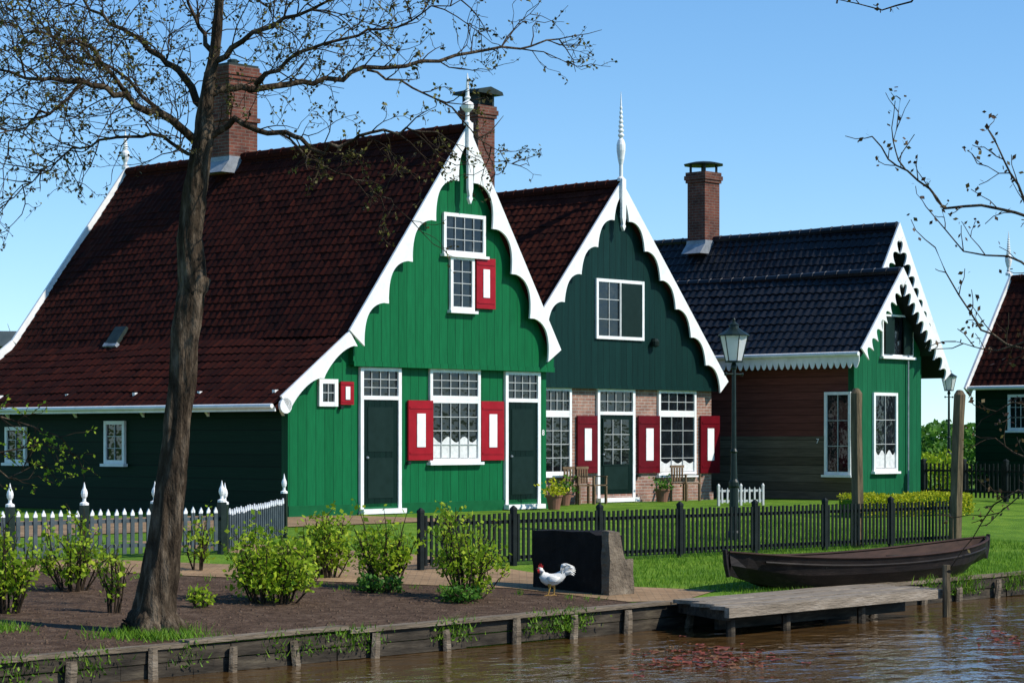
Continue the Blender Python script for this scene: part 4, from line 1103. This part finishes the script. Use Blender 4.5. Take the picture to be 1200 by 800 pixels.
# tree on the near bank, trunk outside the picture, branches reach in from the right
NP = Vector((4.1, 6.0, 0))
nt_ = thing('budding_tree', 'budding tree whose bare branches reach in from the right edge', 'tree', NP)
tk = MB(); tk.tube([(0,0,-.2),(-.02,0,.6),(.02,.05,1.6),(0,.1,2.8),(-.08,.2,4.2),(-.12,.3,5.6)], [.2,.15,.13,.11,.08,.04], 14, rough=.25); tk.build('trunk', BARK, nt_, smooth=True, recalc=False)
br = [
 ([(1330,250),(1225,262),(1190,248),(1150,240),(1108,243),(1090,222),(1062,200),(1040,186),(1022,160)], .0048, 8.0),
 ([(1062,200),(1048,178),(1050,150),(1055,116)], .0026, 8.0),
 ([(1300,300),(1215,262),(1192,218),(1175,186),(1158,152)], .0042, 7.8),
 ([(1330,340),(1210,316),(1180,300),(1130,296),(1085,242)], .004, 8.2),
 ([(1330,420),(1230,420),(1180,402),(1150,385),(1122,345),(1096,290)], .004, 7.9),
 ([(1300,380),(1205,400),(1170,412),(1140,405),(1120,400)], .0026, 7.7),
 ([(1320,470),(1230,480),(1185,470),(1150,492)], .004, 8.0),
 ([(1320,540),(1225,545),(1190,530),(1168,512),(1145,520)], .0036, 8.2),
 ([(1320,600),(1230,588),(1195,575),(1165,590),(1140,630)], .0036, 8.1),
 ([(1320,590),(1215,560),(1185,590),(1160,612)], .0026, 7.6),
 ([(1140,-120),(1090,-25),(1068,2),(1032,12),(984,0)], .0036, 8.2),
]
tg = MB(); bd = MB()
for path, r, Y in br:
    P3 = [at(a, b_, Y+.05*k)-NP for k, (a, b_) in enumerate(path)]
    pts = []
    for k in range(len(P3)-1):
        for q in (0, .5): pts.append(P3[k].lerp(P3[k+1], q)+Vector((U(-1,1), U(-1,1), U(-1,1)))*.006)
    pts.append(P3[-1]); n = len(pts)
    lm = MB(); full = pts
    if path[0][0] > 1130:
        root = Vector((0, .1, min(max(pts[0].z-.3, .8), 5.0)))
        full = [root, root.lerp(pts[0], .5)+Vector((0,0,.1))] + pts
        rads = [r*4, r*2.6]+[r*(1.5-1.0*k/(n-1)) for k in range(n)]
    else: rads = [r*(1.2-.7*k/(n-1)) for k in range(n)]
    lm.tube(full, rads, 6); lm.build('branch', BARK, nt_, smooth=True, recalc=False)
    top = path[0][1] < -50
    for k in range(1, n):
        if R() < (.55 if top else .1): continue
        d = (pts[min(k+1,n-1)]-pts[k-1]).normalized(); a = Vector((U(-1,1), U(-1,1), U(-1,1))); a = a-d*a.dot(d)
        if a.length < .1: continue
        twig(tg, bd, pts[k].copy(), (d*.8+a.normalized()*.7).normalized(), U(.05,.15)*(.5 if top else 1), .0022, 1 if R() < .25 and not top else 0, .05, 4, .022, .045, .4, .0014)
tg.build('crown', TWIG, nt_, recalc=False); bd.build('foliage', BUDR, nt_, recalc=False)

# tree left of the picture with one low budding branch reaching in
LP = hit(-150, 730)
lt = thing('budding_tree', 'low budding branch reaching in at the left edge above the picket fence', 'tree', LP)
tk = MB(); tk.tube([(0,0,-.2),(.03,0,.8),(0,.05,2.0),(.05,0,3.4)], [.10,.08,.06,.03], 12, rough=.25); tk.build('trunk', BARK, lt, smooth=True, recalc=False)
tg = MB(); bd = MB()
for path in ([(-150,470),(-60,470),(0,488),(40,500),(70,512)], [(-150,470),(-50,500),(0,530),(50,520),(82,530)], [(-150,470),(-60,500),(10,560),(40,545)]):
    P3 = [at(a, b_, LP.y+.1*k)-LP for k, (a, b_) in enumerate(path)]; pts = []
    for k in range(len(P3)-1):
        for q in (0, .5): pts.append(P3[k].lerp(P3[k+1], q))
    pts.append(P3[-1]); n = len(pts)
    lm = MB(); lm.tube(pts, [.016*(1-.75*k/n) for k in range(n)], 6); lm.build('branch', BARK, lt, recalc=False)
    for k in range(3, n):
        for _ in range(2):
            d = (pts[min(k+1,n-1)]-pts[k-1]).normalized(); a = Vector((U(-1,1), U(-1,1), U(-1,.7))); a = a-d*a.dot(d)
            if a.length > .1: twig(tg, bd, pts[k].copy(), (d*.8+a.normalized()*.7).normalized(), U(.2,.45), .006, 1, -.05, 6, .045, .1, .6)
tg.build('crown', TWIG, lt, recalc=False); bd.build('foliage', LEAFY, lt, recalc=False)
# far bare tree
fp = Vector((at(38, 0, 100)[0], 100, 0))
ft = thing('bare_tree', 'small grey bare tree in the distance at the far left above the roof', 'tree', fp)
tk = MB(); tk.tube([(0,0,-.2),(0,0,3),(.1,0,4.9)], [.2,.15,.1], 8); tk.build('trunk', TWIG, ft)
tg = MB(); bd = MB()
for k in range(30):
    a = U(0,6.28); twig(tg, bd, Vector((0,0,U(3.6,4.9))), Vector((math.cos(a)*.7, math.sin(a)*.7, 1)).normalized(), U(1.0,2.0), .03, 1, .05, 0, .1, .4, .8, .012)
tg.build('crown', m_noise('far_twig', [(.3,(.14,.11,.09)), (.7,(.22,.18,.15))], 5, .9), ft, recalc=False)

# ------------------------------------------------------------------ grass, clods, floating leaves
b = MB(); cnt = 0
while cnt < 34000:
    s, v = U(-.6, 15), 9.5*R()**1.3+.12
    q = bw(s, v); px = CX+F*q.x/q.y
    if px < 742 or px > 1240: continue
    zz = gz(q.x, q.y); py = HY+F*(HC-zz)/q.y
    if px < 845 and py > 688+ (px-745)*.05: continue
    if noise.noise(Vector((q.x*.6, q.y*.6, 0))) < -.25 and R() < .6: continue
    b.blade((q.x, q.y, zz-.005), U(.03,.085), .006); cnt += 1
o = b.build('lawn_grass', GRASSB, recalc=False); tag(o, 'short bright green grass of the lawn around the boat', 'grass', kind='stuff')
b = MB()
def tuft(px, py, wpx, n, h, vlow=None):
    c = hit(px, py); k = c.y/F
    for i in range(n):
        off = random.gauss(0, wpx*k*.4)
        if vlow:
            s = sof(c.x, c.y)+off; q = bw(s, U(-.15,-.02)); z = U(-.72,-.47)
            if R() < .3: b.leaf((q.x, q.y, z), .045); continue
        else:
            q = Vector((c.x+off, c.y+random.gauss(0, .16), 0)); z = gz(q.x, q.y)
        b.blade((q.x, q.y, z), h*U(.5,1.2), .008, .8)
tuft(180, 748, 90, 700, .11); tuft(205, 742, 50, 200, .12); tuft(5, 738, 30, 200, .1)
for k in range(26):                                   # weeds along the border of path and bed
    px = U(-10, 735); tuft(px, 669+px*.047+U(-3,3), 9, 14, .07)
for px, py, wd, n in ((450,742,60,300), (565,732,45,240), (690,720,60,520), (130,768,70,170), (20,772,60,170), (250,758,40,80), (360,750,30,70), (640,722,30,110), (410,748,30,90)): tuft(px, py, wd, n, .08, True)
for px, py, wd, n in ((1150,680,60,400), (1190,674,40,300), (1110,684,30,200)): tuft(px, py, wd, n, .12, True)
o = b.build('bank_grass', GRASSB, recalc=False); tag(o, 'grass tufts sprouting along the canal edge and tree foot', 'grass', kind='stuff')
b = MB(); cnt = 0
while cnt < 5000:
    px, py = U(-40, 740), U(676, 772)
    c = hit(px, py); v = vof(c.x, c.y)
    if v < .12: continue
    if py < 668+px*.047+4: continue
    r = .007+.022*R()**4; q = [Vector((1,0,0)),Vector((0,1,0)),Vector((-1,0,0)),Vector((0,-1,0)),Vector((0,0,.7)),Vector((0,0,-.5))]
    i = [b.add(c+Vector((k.x*r*U(.7,1.3), k.y*r*U(.7,1.3), k.z*r*U(.7,1.3)+r*.2))) for k in q]
    for k in range(4): b.f += [(i[k], i[(k+1) % 4], i[4]), (i[(k+1) % 4], i[k], i[5])]
    cnt += 1
o = b.build('soil_clods', CLOD, recalc=False); tag(o, 'crumbly brown soil clods scattered over the planting bed', 'soil', kind='stuff')
b = MB()
def wp(px, py): 
    Y = (HC-WZ)*F/(py-HY); return Vector(((px-CX)/F*Y, Y, WZ+.006))
for k in range(200):
    if k < 165: c = wp(random.gauss(825,48), random.gauss(771,8))
    else: c = wp(random.gauss(1170,22), random.gauss(746,5))
    r = U(.02,.07); n = 8; z = c.z+U(0,.010); a0 = U(0,6.28); ti = U(-.012,.012)
    ring = [b.add((c.x+r*math.cos(a0+5.8*j/n), c.y+r*math.sin(a0+5.8*j/n), z+ti*math.cos(5.8*j/n)+(.01 if j % 3 == 0 else 0))) for j in range(n)]
    b.f.append(tuple(ring + [b.add((c.x, c.y, z))]))
o = b.build('floating_leaves', LILY, recalc=False); tag(o, 'reddish lily pads floating on the canal', 'water plants', kind='stuff')

# ------------------------------------------------------------------ camera, light, sky
cam = bpy.data.cameras.new('camera'); co = bpy.data.objects.new('camera', cam); COL.objects.link(co)
co.location = (0, 0, HC); co.rotation_euler = (math.radians(90), 0, 0)
cam.sensor_width = 36; cam.lens = 36*F/1200; cam.shift_y = (HY-400)/1200; cam.clip_start = .1; cam.clip_end = 5000
scene.camera = co
EL = math.radians(42); hx, hy = .949, -.31
S = Vector((hx*math.cos(EL), hy*math.cos(EL), math.sin(EL))).normalized()
sun = bpy.data.lights.new('sun', 'SUN'); sun.energy = 5.0; sun.angle = math.radians(.5); sun.color = (1, .94, .84)
so = bpy.data.objects.new('sun', sun); COL.objects.link(so); so.rotation_euler = S.to_track_quat('Z', 'Y').to_euler(); so.location = S*60
wd = bpy.data.worlds.new('World'); scene.world = wd; wd.use_nodes = True
nt = wd.node_tree; bg = nt.nodes['Background']
sk = nt.nodes.new('ShaderNodeTexSky'); sk.sky_type = 'NISHITA'; sk.sun_disc = False
sk.sun_elevation = EL; sk.sun_rotation = math.atan2(hx, hy); sk.air_density = 1.0; sk.dust_density = 0.0; sk.ozone_density = 3.0
tc = nt.nodes.new('ShaderNodeTexCoord'); va = nt.nodes.new('ShaderNodeVectorMath'); va.operation = 'ADD'; va.inputs[1].default_value = (0, 0, .05)
vn = nt.nodes.new('ShaderNodeVectorMath'); vn.operation = 'NORMALIZE'
nt.links.new(tc.outputs['Generated'], va.inputs[0]); nt.links.new(va.outputs[0], vn.inputs[0]); nt.links.new(vn.outputs[0], sk.inputs['Vector'])
hs = nt.nodes.new('ShaderNodeHueSaturation'); hs.inputs['Saturation'].default_value = 1.22; hs.inputs['Value'].default_value = 1.2
nt.links.new(sk.outputs[0], hs.inputs['Color']); nt.links.new(hs.outputs[0], bg.inputs[0]); bg.inputs[1].default_value = .15
scene.view_settings.view_transform = 'Standard'; scene.view_settings.look = 'None'; scene.view_settings.exposure = 0
